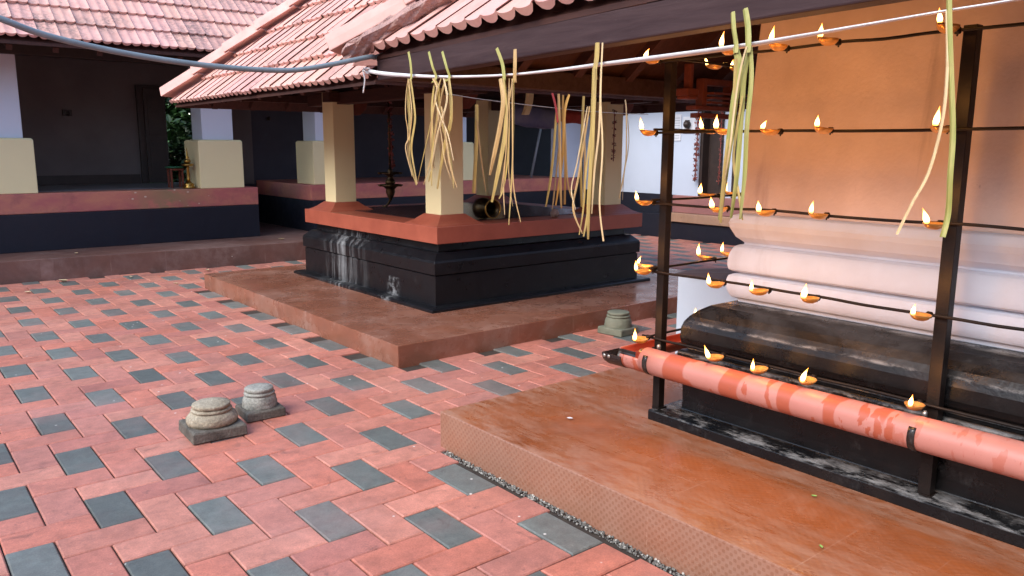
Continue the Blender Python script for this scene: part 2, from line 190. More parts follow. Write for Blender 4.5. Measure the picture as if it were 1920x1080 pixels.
MAT.update(
    paver=pavers(), tile=roof_tile(.55), tile_old=roof_tile(1.0), hip=plain('hip_tile', (.62, .36, .30), (.50, .265, .215), 5, .7, .25, 40),
    mortar=plain('crumbling_mortar', (.46, .27, .225), (.25, .155, .135), 12, .9, 1.0, 28, dist=.03),
    black=black_paint('black_plinth_paint', .35, True), black_worn=black_paint('worn_black_paint', .92, False, (.0045, .0045, .005), (.16, .48)),
    navy=black_paint('veranda_black_paint', .12, False, (.008, .009, .017), (.45, .65)),
    terrace_a=terrace('glazed_terrace_tile', (.315, .092, .028), (.42, .25, .175), True, .3, .05, .09, .5, (.16, .42)),
    terrace_b=terrace('terrace_tile', (.27, .105, .062), (.37, .22, .17), False, .6, .0, .1, .6, (.12, .40)),
    step=terrace('step_tile', (.155, .075, .058), (.27, .19, .17), False, .62, .1, 0, .5, (.4, .7)),
    red=plain('red_oxide_cement', (.39, .098, .055), (.31, .072, .040), 5, .45, .15, 50), floor_dark=plain('polished_dark_floor', (.075, .032, .028), (.04, .02, .02), 3, .22, .1, 30),
    red_old=veranda_red(),
    cream=limewash('cream_paint', (.80, .68, .38), (.68, .56, .30), .25, 1.5, False, .6), white=limewash('white_paint', (.60, .64, .72), (.58, .58, .60), .3),
    shrinewall=limewash('shrine_limewash', (.66, .54, .49), (.27, .20, .185), .82, 1.0), moulding=limewash('moulding_limewash', (.56, .60, .69), (.40, .39, .43), .6, 2.2, True),
    wood=wood('dark_purple_brown_wood', (.030, .014, .015), (.060, .034, .034), .6, .4), board=wood('roof_boarding', (.075, .030, .022), (.040, .018, .015), .6),
    wood_red=wood('red_brown_carved_wood', (.21, .055, .032), (.12, .035, .022), .5, 0, (3, 3, 3)), iron=plain('black_iron', (.008, .0065, .006), (.016, .010, .008), 20, .5, .25, 90, 0.0, spec=.22),
    white_hall=limewash('white_hall_paint', (.44, .49, .58), (.36, .40, .46), .3), dim=plain('shade_dark_plaster', (.155, .128, .122), (.125, .10, .095), 2, .85), dimblue=plain('shade_dark_blue_plaster', (.055, .050, .066), (.042, .038, .05), 2, .85), dark=plain('dark_door_wood', (.02, .012, .010), (.035, .02, .016), 8, .5),  # dim plasters: the interior shade is put into a dark base colour
    gutter=gutter_paint(), gutter_in=plain('red_gutter_inside', (.44, .062, .028), (.30, .035, .018), 5, .35, .1, 40), oil=plain('black_oily_pvc', (.012, .010, .010), (.04, .03, .027), 20, .25, .2, 60),
    bolt=plain('zinc_bolt', (.55, .52, .48), (.35, .33, .3), 40, .35, .1, 60, .8), brass=plain('brass', (.50, .30, .07), (.28, .15, .035), 25, .28, .15, 70, .95), brass_dark=plain('tarnished_brass', (.10, .062, .025), (.045, .03, .018), 25, .35, .25, 70, .85),
    bowl=plain('oily_brass_bowl', (.80, .45, .13), (.52, .24, .06), 30, .28, .1, 80, .45), wick=plain('wick', (.6, .5, .35), (.1, .06, .03), 60, .8),
    flame=flame_mat(), rope=plain('white_plastic_strip', (.80, .80, .80), (.62, .62, .62), 40, .4, .2, 60, stretch=(1, .3, 1)), string=plain('string', (.30, .26, .24), None, 40, .8),
    cable=plain('grey_conduit', (.20, .25, .27), (.15, .19, .21), 12, .5, .1, 60), stone_dark=limewash('dark_weathered_granite', (.15, .135, .11), (.035, .03, .025), 1.0, 7, False, .9), stone=limewash('weathered_granite', (.42, .36, .26), (.10, .075, .045), 1.0, 6, False, .9), stone_grey=limewash('grey_granite', (.36, .35, .30), (.09, .088, .075), 1.0, 8, False, .9),
    stone_green=limewash('mossy_granite', (.20, .205, .15), (.10, .11, .075), .8, 8, False, .9),
    g=straw('green_palm_leaf', (.25, .265, .06), (.36, .32, .095)), y=straw('yellow_palm_leaf', (.46, .335, .095), (.34, .235, .075)), s=straw('straw_palm_leaf', (.53, .345, .135), (.40, .25, .10)),
    w=straw('pale_palm_leaf', (.66, .50, .27), (.52, .38, .20)), r=straw('red_ribbon', (.5, .06, .05), (.4, .05, .05)), a=straw('amber_palm_leaf', (.60, .33, .07), (.52, .30, .08)),
    leaf=leafy('foliage', (.022, .066, .018), (.045, .10, .028)), trunk=plain('bark', (.12, .09, .06), None, 12, .9, .6, 30), flower=leafy('dried_flowers', (.26, .055, .04), (.16, .035, .025)),
    gravel=leafy('gravel_stone', (.26, .25, .23), (.42, .40, .36)), soil=plain('soil', (.06, .05, .04), (.09, .075, .06), 10, .95, .6, 40, dist=.02), bed=plain('joint_sand', (.030, .022, .017), (.055, .040, .028), 20, .95, .4, 90),
    paper=plain('notice_paper', (.62, .63, .66), (.55, .56, .6), 5, .8), ink=plain('grey_print', (.30, .31, .36), None, 5, .8), dryleaf=plain('dry_leaf', (.45, .32, .17), (.52, .42, .28), 20, .8),
    blue=plain('blue_tarpaulin', (.09, .13, .33), (.20, .23, .36), 4, .5, .4, 14, dist=.02), redcloth=plain('red_cloth', (.50, .08, .06), (.32, .05, .04), 10, .8, .5, 20, dist=.02), clay=plain('clay_pot', (.30, .20, .16), (.2, .13, .1), 10, .6), green_scrap=plain('green_scrap', (.25, .42, .10), None, 30, .6), steel=plain('grey_pole', (.30, .31, .33), None, 10, .5), stair=plain('cement_cap', (.125, .070, .05), (.08, .045, .035), 7, .55, .3, 30), stairwhite=limewash('blue_white_paint', (.66, .76, .84), (.5, .58, .64), .2, 2, False),
    tan=terrace('tan_step_tile', (.40, .24, .15), (.36, .22, .16), False, .6), mauve=plain('mauve_cement', (.30, .13, .115), (.24, .105, .10), 4, .5))
# ------------------------------------------------------------------ mesh helpers
ROOT = {}
class MB:
    def __init__(s): s.v = []; s.f = []; s.sm = []; s.tint = []; s.mi = []; s.cur = 0
    def add(s, vs, fs, smooth=False, tint=1.0):
        o = len(s.v); s.v += [tuple(p) for p in vs]; s.f += [tuple(i + o for i in f) for f in fs]; s.sm += [smooth] * len(fs); s.mi += [s.cur] * len(fs)
        tt = tint if isinstance(tint, tuple) else (tint, tint, tint); s.tint += [tt] * len(vs); return s
    def box(s, x0, x1, y0, y1, z0, z1, tint=1.0):
        v = [(x, y, z) for z in (z0, z1) for y in (y0, y1) for x in (x0, x1)]
        return s.add(v, [(0, 2, 3, 1), (4, 5, 7, 6), (0, 1, 5, 4), (2, 6, 7, 3), (0, 4, 6, 2), (1, 3, 7, 5)], tint=tint)
    def obox(s, c, ax, ay, az, hx, hy, hz):
        c = Vector(c); ax, ay, az = [Vector(a).normalized() for a in (ax, ay, az)]
        v = [c + ax * (hx * i) + ay * (hy * j) + az * (hz * k) for k in (-1, 1) for j in (-1, 1) for i in (-1, 1)]
        return s.add(v, [(0, 2, 3, 1), (4, 5, 7, 6), (0, 1, 5, 4), (2, 6, 7, 3), (0, 4, 6, 2), (1, 3, 7, 5)])
    def prism(s, poly, z0, z1):
        n = len(poly); v = [(x, y, z0) for x, y in poly] + [(x, y, z1) for x, y in poly]
        f = [tuple(range(n))[::-1], tuple(range(n, 2 * n))] + [(i, (i + 1) % n, n + (i + 1) % n, n + i) for i in range(n)]
        return s.add(v, f)
    def prism_y(s, poly, y0, y1):                                   # polygon in x,z
        n = len(poly); v = [(x, y0, z) for x, z in poly] + [(x, y1, z) for x, z in poly]
        f = [tuple(range(n)), tuple(range(n, 2 * n))[::-1]] + [(i, n + i, n + (i + 1) % n, (i + 1) % n) for i in range(n)]
        return s.add(v, f)
    def rings(s, rings, caps=True, smooth=False, closed=True):
        n = len(rings[0]); v = [p for r in rings for p in r]; f = []
        for k in range(len(rings) - 1):
            for i in range(n if closed else n - 1): f.append((k * n + i, k * n + (i + 1) % n, (k + 1) * n + (i + 1) % n, (k + 1) * n + i))
        if caps: f += [tuple(range(n))[::-1], tuple(range((len(rings) - 1) * n, len(rings) * n))]
        return s.add(v, f, smooth)
    def lathe(s, c, prof, n=20, ax=(0, 0, 1), smooth=True, sx=1.0, sy=1.0, jit=0, caps=True):
        a = Vector(ax).normalized(); u = a.orthogonal().normalized(); w = a.cross(u); c = Vector(c)
        R = []
        for r, h in prof:
            R.append([c + a * h + (u * math.cos(2 * PI * i / n) * sx + w * math.sin(2 * PI * i / n) * sy) * max(r, 1e-4) * (1 + rnd.uniform(-jit, jit)) for i in range(n)])
        return s.rings(R, caps, smooth)
    def tube(s, pts, r, n=8, smooth=True):
        pts = [Vector(p) for p in pts]; R = []; up = Vector((.3, .2, 1)).normalized()
        for i, p in enumerate(pts):
            d = (pts[min(i + 1, len(pts) - 1)] - pts[max(i - 1, 0)]).normalized(); u = d.cross(up)
            if u.length < 1e-3: u = d.orthogonal()
            u.normalize(); w = u.cross(d); rr = r[i] if isinstance(r, (list, tuple)) else r
            R.append([p + u * math.cos(2 * PI * k / n) * rr + w * math.sin(2 * PI * k / n) * rr for k in range(n)])
        return s.rings(R, True, smooth)
    def ribbon(s, pts, w, side, fold=.35, tip=.35, root=.9):         # folded leaf blade with thickness
        pts = [Vector(p) for p in pts]; R = []; sd = Vector(side).normalized(); n = len(pts)
        for i, p in enumerate(pts):
            t = i / (n - 1); k = root + (1 - root) * min(1, t * 5)
            if t > .72: k *= 1 - (1 - tip) * (t - .72) / .28
            d = (pts[min(i + 1, n - 1)] - pts[max(i - 1, 0)]).normalized(); a = (sd - d * sd.dot(d)).normalized(); b = d.cross(a)
            h = w * .5 * k; th = max(.0012, w * .09)
            R.append([p - a * h + b * (h * fold), p - b * th, p + a * h + b * (h * fold), p + b * th])
        return s.rings(R, True, False)
    def build(s, name, m, parent=None, bevel=0.0, seg=2, weld=False):
        me = bpy.data.meshes.new(name); o = bpy.data.objects.new(name, me); COL.objects.link(o)
        off = Vector(ROOT.get(parent.name, (0, 0, 0))) if parent else Vector((0, 0, 0))
        me.from_pydata([tuple(Vector(p) - off) for p in s.v], [], s.f)
        me.polygons.foreach_set('use_smooth', s.sm); 
        for mm in (m if isinstance(m, list) else [m]): me.materials.append(mm)
        if isinstance(m, list): me.polygons.foreach_set('material_index', s.mi)
        at = me.color_attributes.new('tint', 'FLOAT_COLOR', 'POINT'); fl = []
        for t in s.tint: fl += [t[0], t[1], t[2], 1.0]
        at.data.foreach_set('color', fl)
        bm = bmesh.new(); bm.from_mesh(me)
        if weld: bmesh.ops.remove_doubles(bm, verts=bm.verts, dist=1e-4)
        bmesh.ops.recalc_face_normals(bm, faces=bm.faces); bm.to_mesh(me); bm.free()
        if parent:
            o.parent = parent; ROOT[o.name] = off
        if bevel:
            md = o.modifiers.new('bevel', 'BEVEL'); md.width = bevel; md.segments = seg; md.limit_method = 'ANGLE'; md.angle_limit = math.radians(40)
        return o
def thing(name, label, cat, loc, group=None):
    o = bpy.data.objects.new(name, None); COL.objects.link(o); o.location = loc; o.empty_display_size = .1
    o['label'] = label; o['category'] = cat; ROOT[o.name] = tuple(loc)
    if group: o['group'] = group
    return o
def tag(o, label, cat, group=None):
    o['label'] = label; o['category'] = cat
    if group: o['group'] = group
    return o
def struct(o, kind='structure'): o['kind'] = kind; return o
def smoothpts(P, n=6):
    P = [Vector(p) for p in P]; out = []
    for i in range(len(P) - 1):
        p0, p1, p2, p3 = P[max(i - 1, 0)], P[i], P[i + 1], P[min(i + 2, len(P) - 1)]
        for k in range(n):
            t = k / n; out.append(.5 * ((2 * p1) + (p2 - p0) * t + (2 * p0 - 5 * p1 + 4 * p2 - p3) * t * t + (3 * p1 - p0 - 3 * p2 + p3) * t ** 3))
    return out + [P[-1]]
def rect(x0, x1, y0, y1, z): return [(x0, y0, z), (x1, y0, z), (x1, y1, z), (x0, y1, z)]
# ------------------------------------------------------------------ roofs of clay tiles
def tile_face(mb, A, e, n, L, th, gauge, rows, hipL, hipR, tw=.21, lift=.034, grey=0.0):
    A, e, n = Vector(A), Vector(e), Vector(n); c, s_ = math.cos(th), math.sin(th)
    up = n * c + Vector((0, 0, s_)); nr = -n * s_ + Vector((0, 0, c)); N = 12
    for k in range(rows):
        s0, s1 = k * gauge, (k + 1) * gauge + .035
        off = (k % 2) * tw * .5 * 0
        for q in range(int(L / tw) + 1):
            tint = rnd.uniform(.86, 1.10) * (1 - (.12 if rnd.random() < .12 else 0)); tc = (tint, tint * rnd.uniform(.96, 1.03), tint * rnd.uniform(.95, 1.03))
            dl = rnd.uniform(-.004, .004); ds = rnd.uniform(-.008, .006)
            V = []; F = []; j = 0
            for i in range(N + 1):
                t = i / N; u = off + q * tw + t * tw * .99
                if u < 0 or u > L: continue
                lim = s1
                if hipL: lim = min(lim, u / c)
                if hipR: lim = min(lim, (L - u) / c)
                if lim <= s0 + .01: continue
                sn = abs(math.sin(2 * PI * t)) ** .6; h = .012 * (1 - sn) + .005 * t + dl
                if t > .93: h += .003
                p0 = A + e * u + up * (s0 + ds); p1 = A + e * u + up * lim; f = (lim - s0) / (s1 - s0)
                lw = p0 + nr * (h + lift)
                V += [lw - nr * (.012 + .022 * sn), lw, p1 + nr * (h + lift * (1 - f)), lw]
                if j: b = 4 * j; F += [(b - 3, b + 1, b + 2, b - 2), (b - 4, b, b + 3, b - 1)]
                j += 1
            if j > 1:
                mb.add(V, F, True, tc)
def hip_cap(mb, P0, P1, w=.10, h=.075, seg=.42):
    P0, P1 = Vector(P0), Vector(P1); d = (P1 - P0); L = d.length; d.normalize(); side = d.cross(Vector((0, 0, 1))).normalized(); up = side.cross(d)
    k = 0; s0 = 0
    while s0 < L:
        s1 = min(L, s0 + seg + .05); R = []
        for s_, lf, g in ((s0, .022, 1.06), (s1, 0.0, .96)):
            p = P0 + d * s_ + up * lf
            R.append([p + side * (a * w * g) + up * b for a, b in ((-1.25, -.035), (-.95, .012), (-.5, h), (.5, h), (.95, .012), (1.25, -.035))])
        mb.rings(R, True, False); s0 += seg; k += 1
def pyramid_roof(root, x0, x1, y0, y1, z, th, gauge, rows, mat_tile, tilt=0.0, cap_over=.1, raft=.5, cw=.10, ch=.075):
    cx, cy = (x0 + x1) / 2, (y0 + y1) / 2; half = min(x1 - x0, y1 - y0) / 2; tz = math.tan(th); apz = z + half * tz
    sh = lambda p: Vector((p[0], p[1], p[2] + tilt * (y1 - p[1])))
    def shear(mb): mb.v = [tuple(sh(p)) for p in mb.v]; return mb
    mb = MB()
    tile_face(mb, (x0, y1, z), (0, -1, 0), (1, 0, 0), y1 - y0, th, gauge, rows, True, True)
    tile_face(mb, (x0, y0, z), (1, 0, 0), (0, 1, 0), x1 - x0, th, gauge, rows, True, True)
    tile_face(mb, (x1, y0, z), (0, 1, 0), (-1, 0, 0), y1 - y0, th, gauge, rows, True, True)
    tile_face(mb, (x1, y1, z), (-1, 0, 0), (0, -1, 0), x1 - x0, th, gauge, rows, True, True)
    shear(mb).build('roof', mat_tile, root)
    top = min(half - .02, rows * gauge * math.cos(th))
    for (ax, ay, sx, sy) in ((x0, y1, 1, -1), (x0, y0, 1, 1), (x1, y0, -1, 1), (x1, y1, -1, -1)):
        c = MB(); hip_cap(c, (ax - sx * cap_over, ay - sy * cap_over, z - cap_over * tz + .06 + .05), (ax + sx * top, ay + sy * top, z + top * tz + .06), cw, ch); shear(c).build('hip_cap', MAT['hip'], root, .006)
    b = MB(); o = -.035; r0 = [(x0 + .03, y0 + .03, z + o), (x1 - .03, y0 + .03, z + o), (x1 - .03, y1 - .03, z + o), (x0 + .03, y1 - .03, z + o)]
    r1 = [(cx + sx * (half - top), cy + sy * (half - top) if True else cy, z + top * tz + o) for sx, sy in ((-1, -1), (1, -1), (1, 1), (-1, 1))]
    r1 = [(x0 + top, y0 + top, z + top * tz + o), (x1 - top, y0 + top, z + top * tz + o), (x1 - top, y1 - top, z + top * tz + o), (x0 + top, y1 - top, z + top * tz + o)]
    r2 = [(p[0], p[1], p[2] + .02) for p in r1]; r3 = [(p[0], p[1], p[2] + .02) for p in r0]
    b.rings([r0, r1, r2, r3], False); b.f += [(0, 12, 13, 1), (1, 13, 14, 2), (2, 14, 15, 3), (3, 15, 12, 0), (4, 5, 6, 7)]; b.sm += [False] * 5; b.mi += [0] * 5
    shear(b).build('roof_boarding', MAT['board'], root)
    c_, s_ = math.cos(th), math.sin(th)
    for (ex, ey, nx, ny, L, ox, oy) in ((0, -1, 1, 0, y1 - y0, x0, y1), (1, 0, 0, 1, x1 - x0, x0, y0), (0, 1, -1, 0, y1 - y0, x1, y0), (-1, 0, 0, -1, x1 - x0, x1, y1)):
        k = int(L / raft)
        for i in range(1, k):
            u = i * L / k; d = min(u, L - u, top) - .06; d0 = .08
            if d < .25: continue
            dm = (d + d0) / 2; m = MB()
            m.obox((ox + ex * u + nx * dm, oy + ey * u + ny * dm, z + dm * tz - .085), (ex, ey, 0), (nx * c_, ny * c_, s_), (-nx * s_, -ny * s_, c_), .03, (d - d0) / 2 / c_, .04)
            shear(m).build('rafter', MAT['board'], root)
    return sh
# ------------------------------------------------------------------ setting
g = MB(); g.box(-120, 120, -120, 120, -.6, -.03); struct(g.build('ground', MAT['soil']))
PX, PY = .605, 3.7231; CX, CY = .16895, .17
def keep(x0, x1, y0, y1):
    xc, yc = (x0 + x1) / 2, (y0 + y1) / 2
    if xc > 2.19 and yc < 3.27: return None
    if 2.80 < xc < 7.2 and 4.70 < yc < 8.78: return None
    fy = 10.40 - .064 * (xc - 1.08)
    if yc > fy or xc > 10.72: return None
    if yc < 3.34 and x1 > 2.152 and x0 < 2.19: x1 = 2.152 + rnd.uniform(-.004, .004)
    if yc < 3.34 and x0 > 2.152 and x0 < 2.25: return None
    if y1 > fy: y1 = fy
    return (x0, x1, y0, y1) if x1 - x0 > .02 and y1 - y0 > .02 else None
pv = MB()
REDS = [(.54, .212, .150), (.51, .188, .134), (.57, .236, .168), (.50, .20, .150), (.55, .19, .128), (.47, .178, .136)]
def paver(x0, x1, y0, y1, grey):
    q = keep(x0, x1, y0, y1)
    if not q: return
    x0, x1, y0, y1 = q; gp = .0031; b = .005
    k = rnd.uniform(.92, 1.07); c = tuple(v * k for v in ((.142, .158, .142) if grey else rnd.choice(REDS)))
    if grey: k = rnd.uniform(.8, 1.2); c = tuple(v * k for v in c)
    dz = rnd.uniform(-.0015, .0015); tx, ty = rnd.uniform(-.0012, .0012), rnd.uniform(-.0012, .0012)
    R = []
    for ins, z in ((gp, -.03), (gp, -.005), (gp + b, 0)):
        R.append([(x, y, z + dz + (tx if x == x1 - ins else -tx) + (ty if y == y1 - ins else -ty)) for x, y in ((x0 + ins, y0 + ins), (x1 - ins, y0 + ins), (x1 - ins, y1 - ins), (x0 + ins, y1 - ins))])
    o = len(pv.v); pv.add([p for r in R for p in r], [(i + 4 * l, (i + 1) % 4 + 4 * l, (i + 1) % 4 + 4 * l + 4, i + 4 * l + 4) for l in (0, 1) for i in range(4)] + [(8, 9, 10, 11)], False, c)
for i in range(-24, 62):
    for j in range(-34, 42):
        x, y = PX + i * CX, PY + j * CY
        if (i + j) % 4 == 0:
            paver(x, x + CX, y - 2 * CY, y, i % 2 == 0); paver(x, x + 2 * CX, y, y + CY, False)
struct(pv.build('courtyard_paving', MAT['paver']))
bd = MB(); bd.box(-6, 10.76, -8, 11.3, -.1, -.012); struct(bd.build('paving_bed', MAT['bed']))
# terraces and the long step
t1 = MB(); t1.box(2.19, 7.75, -2.4, 3.27, -.02, .192); struct(t1.build('shrine_terrace', MAT['terrace_a'], bevel=.006))
t2 = MB(); t2.box(2.80, 7.2, 4.70, 8.78, -.02, .155); struct(t2.build('pavilion_terrace', MAT['terrace_b'], bevel=.005))
t3 = MB(); t3.prism([(-5, 10.79), (1.08, 10.40), (4.61, 10.174), (10.7, 9.95), (10.7, 11.4), (10.9, 15), (-5, 15)], -.02, .25); struct(t3.build('veranda_step', MAT['step'], bevel=.006))
gv = MB()
for i in range(1500):
    y = rnd.uniform(.4, 3.32); x = rnd.uniform(2.150, 2.188) ; r = rnd.uniform(.003, .0075)
    c = rnd.choice([.3, .4, .5, .6, .6, .8, 1.4]) * rnd.uniform(.7, 1.1)
    gv.lathe((x, y, -.008 + r * .5), [(0, -r * .6), (r, -r * .1), (r * .8, r * .5), (0, r * .7)], 5, (rnd.uniform(-.4, .4), rnd.uniform(-.4, .4), 1), False, 1, rnd.uniform(.6, 1)); 
    for q in range(20): gv.tint[-1 - q] = (c, c, c * .95)
struct(gv.build('gravel', MAT['gravel']), 'stuff')
# ------------------------------------------------------------------ shrine
sh_ = thing('shrine', 'square lamp-lit shrine with white moulded wall on a worn black plinth', 'shrine', (4.98, .48, .192))
def rings_at(prof): return [rect(2.94 + d, 7.02 - d, -1.56 + d, 2.52 - d, z) for d, z in prof]
def arc(d0, z0, d1, z1, bulge, n=7):
    out = []
    for i in range(n):
        t = i / (n - 1); out.append((d0 + (d1 - d0) * t - bulge * math.sin(PI * t) ** .36, z0 + (z1 - z0) * t))
    return out
m = MB(); m.rings(rings_at([(0, .190), (0, .243), (.06, .247), (.115, .252), (.118, .30), (.112, .50), (.096, .512), (.092, .542), (.100, .556), (.128, .562), (.128, .585), (.106, .592), (.100, .62), (.103, .672), (.112, .700), (.13, .728), (.16, .757), (.20, .782), (.25, .797), (.285, .803), (.33, .805)]))
m.build('plinth', MAT['black_worn'], sh_, .006, 2)
m = MB(); m.rings(rings_at([(.33, .80), (.292, .803), (.288, .818)] + arc(.286, .822, .272, .942, .031, 15) + [(.292, .944), (.292, .952)] + arc(.268, .954, .286, 1.082, .027, 15) + [(.302, 1.084), (.302, 1.093), (.272, 1.12), (.250, 1.165), (.246, 1.188), (.252, 1.205), (.262, 1.225), (.285, 1.232), (.30, 1.233)]))
mo = m.build('moulding', MAT['moulding'], sh_, .003, 1)
m = MB(); m.rings(rings_at([(.281, 1.23), (.292, 1.6), (.314, 2.08), (.33, 2.95)])); m.build('wall', MAT['shrinewall'], sh_, .008)
XE, YE, ZE = 1.96, 3.51, 1.967; TH = math.radians(38)
shear = pyramid_roof(sh_, XE, 8.0, -2.53, YE, ZE + .012, TH, .33, 9, MAT['tile'], .026, .12, .42, .062, .055)
for a in ((XE + .03, XE + .11, -2.5, 3.48), (7.85, 7.93, -2.5, 3.48), (XE + .11, 7.85, 3.40, 3.48), (XE + .11, 7.85, -2.5, -2.42)):
    m = MB(); m.box(*a, 1.85, 1.955); m.v = [(p[0], p[1], p[2] + .019 * (YE - p[1])) for p in m.v]; m.build('eave_beam', MAT['wood'], sh_, .006)
for x in (2.72,):   # inner purlin rail under the boarding
    m = MB(); m.box(2.55, 2.63, -1.9, 2.9, 2.27, 2.36); m.build('purlin', MAT['board'], sh_, .004); m = MB(); m.box(2.63, 7.3, 2.86, 2.94, 2.27, 2.36); m.build('purlin', MAT['board'], sh_, .004)
m = MB(); R = []; NS = 34                                          # crumbling mortar bed along the hip, thick at the eave corner
for k in range(NS):
    t = k / (NS - 1); d = -.075 + 1.0 * t; w = (.085 - .035 * t) * (.55 if k == 0 else 1); c = Vector((XE + d, YE - d, ZE + .015 + (d + .03) * math.tan(TH) + .02 * (1 - t)))
    a, bq = Vector((-1, -1, 0)).normalized(), Vector((0, 0, 1)); ring = []
    for q in range(14):
        an = 2 * PI * q / 14; rr = 1 + rnd.uniform(-.22, .22) * (1 - .5 * t)
        ring.append(c + a * (math.cos(an) * w * rr * 1.15 + .03) + bq * (math.sin(an) * w * .62 * rr) + Vector((rnd.uniform(-.006, .006), rnd.uniform(-.006, .006), 0)))
    R.append(ring)
m.rings(R, True, False)
m.build('mortar', MAT['mortar'], sh_)
# carved wooden frame and bracket under the side eave
fr = thing('wooden_louvre', 'red-brown wooden frame with louvre slats under the shrine eave, lit by flames', 'wooden louvre', (4.25, 3.25, 1.80))
m = MB(); m.box(4.18, 4.22, 3.22, 3.28, 1.80, 1.97); m.box(4.46, 4.50, 3.22, 3.28, 1.80, 1.97); m.box(4.22, 4.46, 3.22, 3.28, 1.93, 1.97); m.box(4.10, 4.62, 3.21, 3.29, 1.775, 1.80); m.build('frame', MAT['wood_red'], fr, .004)
for i in range(3):
    m = MB(); m.box(4.22, 4.60, 3.19 - .01 * i, 3.27, 1.815 + .028 * i, 1.829 + .028 * i); m.build('slat', MAT['wood_red'], fr, .002)
m = MB(); m.box(4.12, 4.60, 3.21, 3.27, 1.725, 1.755); m.build('rail', MAT['wood_red'], fr, .003)
m = MB(); m.box(4.03, 4.065, 3.21, 3.26, 1.90, 2.05); m.box(3.985, 4.10, 3.19, 3.28, 1.855, 1.90); m.box(3.995, 4.09, 3.19, 3.28, 1.835, 1.855)
tag(m.build('wooden_bracket', MAT['wood_red'], None, .005), 'small carved red-brown bracket under the shrine eave, left of the louvre', 'bracket')
# stair side wall on the far side of the shrine
st = thing('stair_wall', 'pale blue-white stair side wall with brown cement top beyond the shrine plinth', 'stair wall', (4.6, 3.0, .19))
m = MB(); m.box(4.45, 4.80, 2.41, 3.58, .02, .64); m.build('wall', MAT['stairwhite'], st, .01)
m = MB(); m.rings([[(4.44, 2.41, .64), (4.81, 2.41, .64), (4.81, 2.41, .70), (4.70, 2.41, .76), (4.55, 2.41, .74), (4.44, 2.41, .665)], [(4.44, 3.1, .64), (4.81, 3.1, .64), (4.81, 3.1, .69), (4.70, 3.1, .735), (4.55, 3.1, .71), (4.44, 3.1, .662)], [(4.44, 3.6, .64), (4.81, 3.6, .64), (4.81, 3.6, .655), (4.70, 3.6, .662), (4.55, 3.6, .66), (4.44, 3.6, .655)]]); m.build('coping', MAT['stair'], st, .004)
# ------------------------------------------------------------------ pavilion
pa = thing('pavilion', 'open four-pillared pavilion with clay tile roof on a black plinth and red floor slab', 'pavilion', (4.98, 6.85, .155))
def prings(prof): return [rect(3.60 + d, 6.35 - d, 5.47 + d, 8.24 - d, z) for d, z in prof]
m = MB(); m.rings(prings([(0, .15), (0, .178), (.012, .186), (.10, .190), (.102, .447), (.112, .450), (.112, .456), (.086, .460), (.084, .560), (.092, .580), (.155, .640), (.20, .645), (.21, .73)])); m.build('plinth', MAT['black'], pa, .004)
m = MB(); m.box(3.72, 6.30, 5.565, 8.15, .722, .866); m.build('floor_slab', MAT['red'], pa, .005)
m = MB(); m.box(4.02, 6.0, 5.87, 7.85, .868, .872); m.build('floor_inlay', MAT['floor_dark'], pa)
for (px, py) in ((3.87, 5.725), (3.87, 7.70), (5.90, 5.73), (5.90, 7.70)):
    m = MB(); w = .243; m.box(px, px + w, py, py + w, .95, 2.10); p = m.build('pillar', MAT['cream'], pa, .006)
    f = MB(); R = []
    for o, z in ((.135, .866), (.13, .872), (.105, .884), (.10, .886), (.07, .905), (.04, .93), (.012, .953), (.004, .955)):
        R.append(rect(px - o, px + w + o, py - o, py + w + o, z))
    f.rings(R); f.build('pillar_foot', MAT['red'], p)
for a in ((3.92, 4.06, 5.3, 8.4), (5.95, 6.09, 5.3, 8.4)):
    m = MB(); m.box(*a, 1.97, 2.09); m.build('wall_plate', MAT['board'], pa, .005)
for a in ((3.5, 6.5, 5.78, 5.90), (3.5, 6.5, 7.76, 7.88)):
    m = MB(); m.box(*a, 2.092, 2.19); m.build('wall_plate', MAT['board'], pa, .005)
for (x0, y0) in ((4.115, 5.76), (6.145, 5.76), (4.115, 7.74)):
    m = MB(); m.prism_y([(x0, 1.86), (x0 + .10, 1.87), (x0 + .17, 1.93), (x0 + .20, 2.03), (x0 + .20, 2.088), (x0, 2.088)], y0, y0 + .10); m.build('bracket', MAT['wood_red'], pa, .006)
for (x0, y0) in ((3.80, 7.64), (3.80, 5.79), (5.83, 5.66)):
    m = MB(); m.box(x0, x0 + .24, y0, y0 + .15, 1.99, 2.085); m.build('beam_end', MAT['board'], pa, .004)
psh = pyramid_roof(pa, 2.65, 7.31, 4.68, 9.02, 1.975, math.radians(42), .35, 8, MAT['tile'], 0, .03, .42)
for a in ((2.92, 2.99, 4.95, 8.75), (6.97, 7.04, 4.95, 8.75), (2.99, 6.97, 4.95, 5.02), (2.99, 6.97, 8.68, 8.75)):
    m = MB(); m.box(*a, 2.02, 2.10); m.build('eave_beam', MAT['board'], pa, .004)
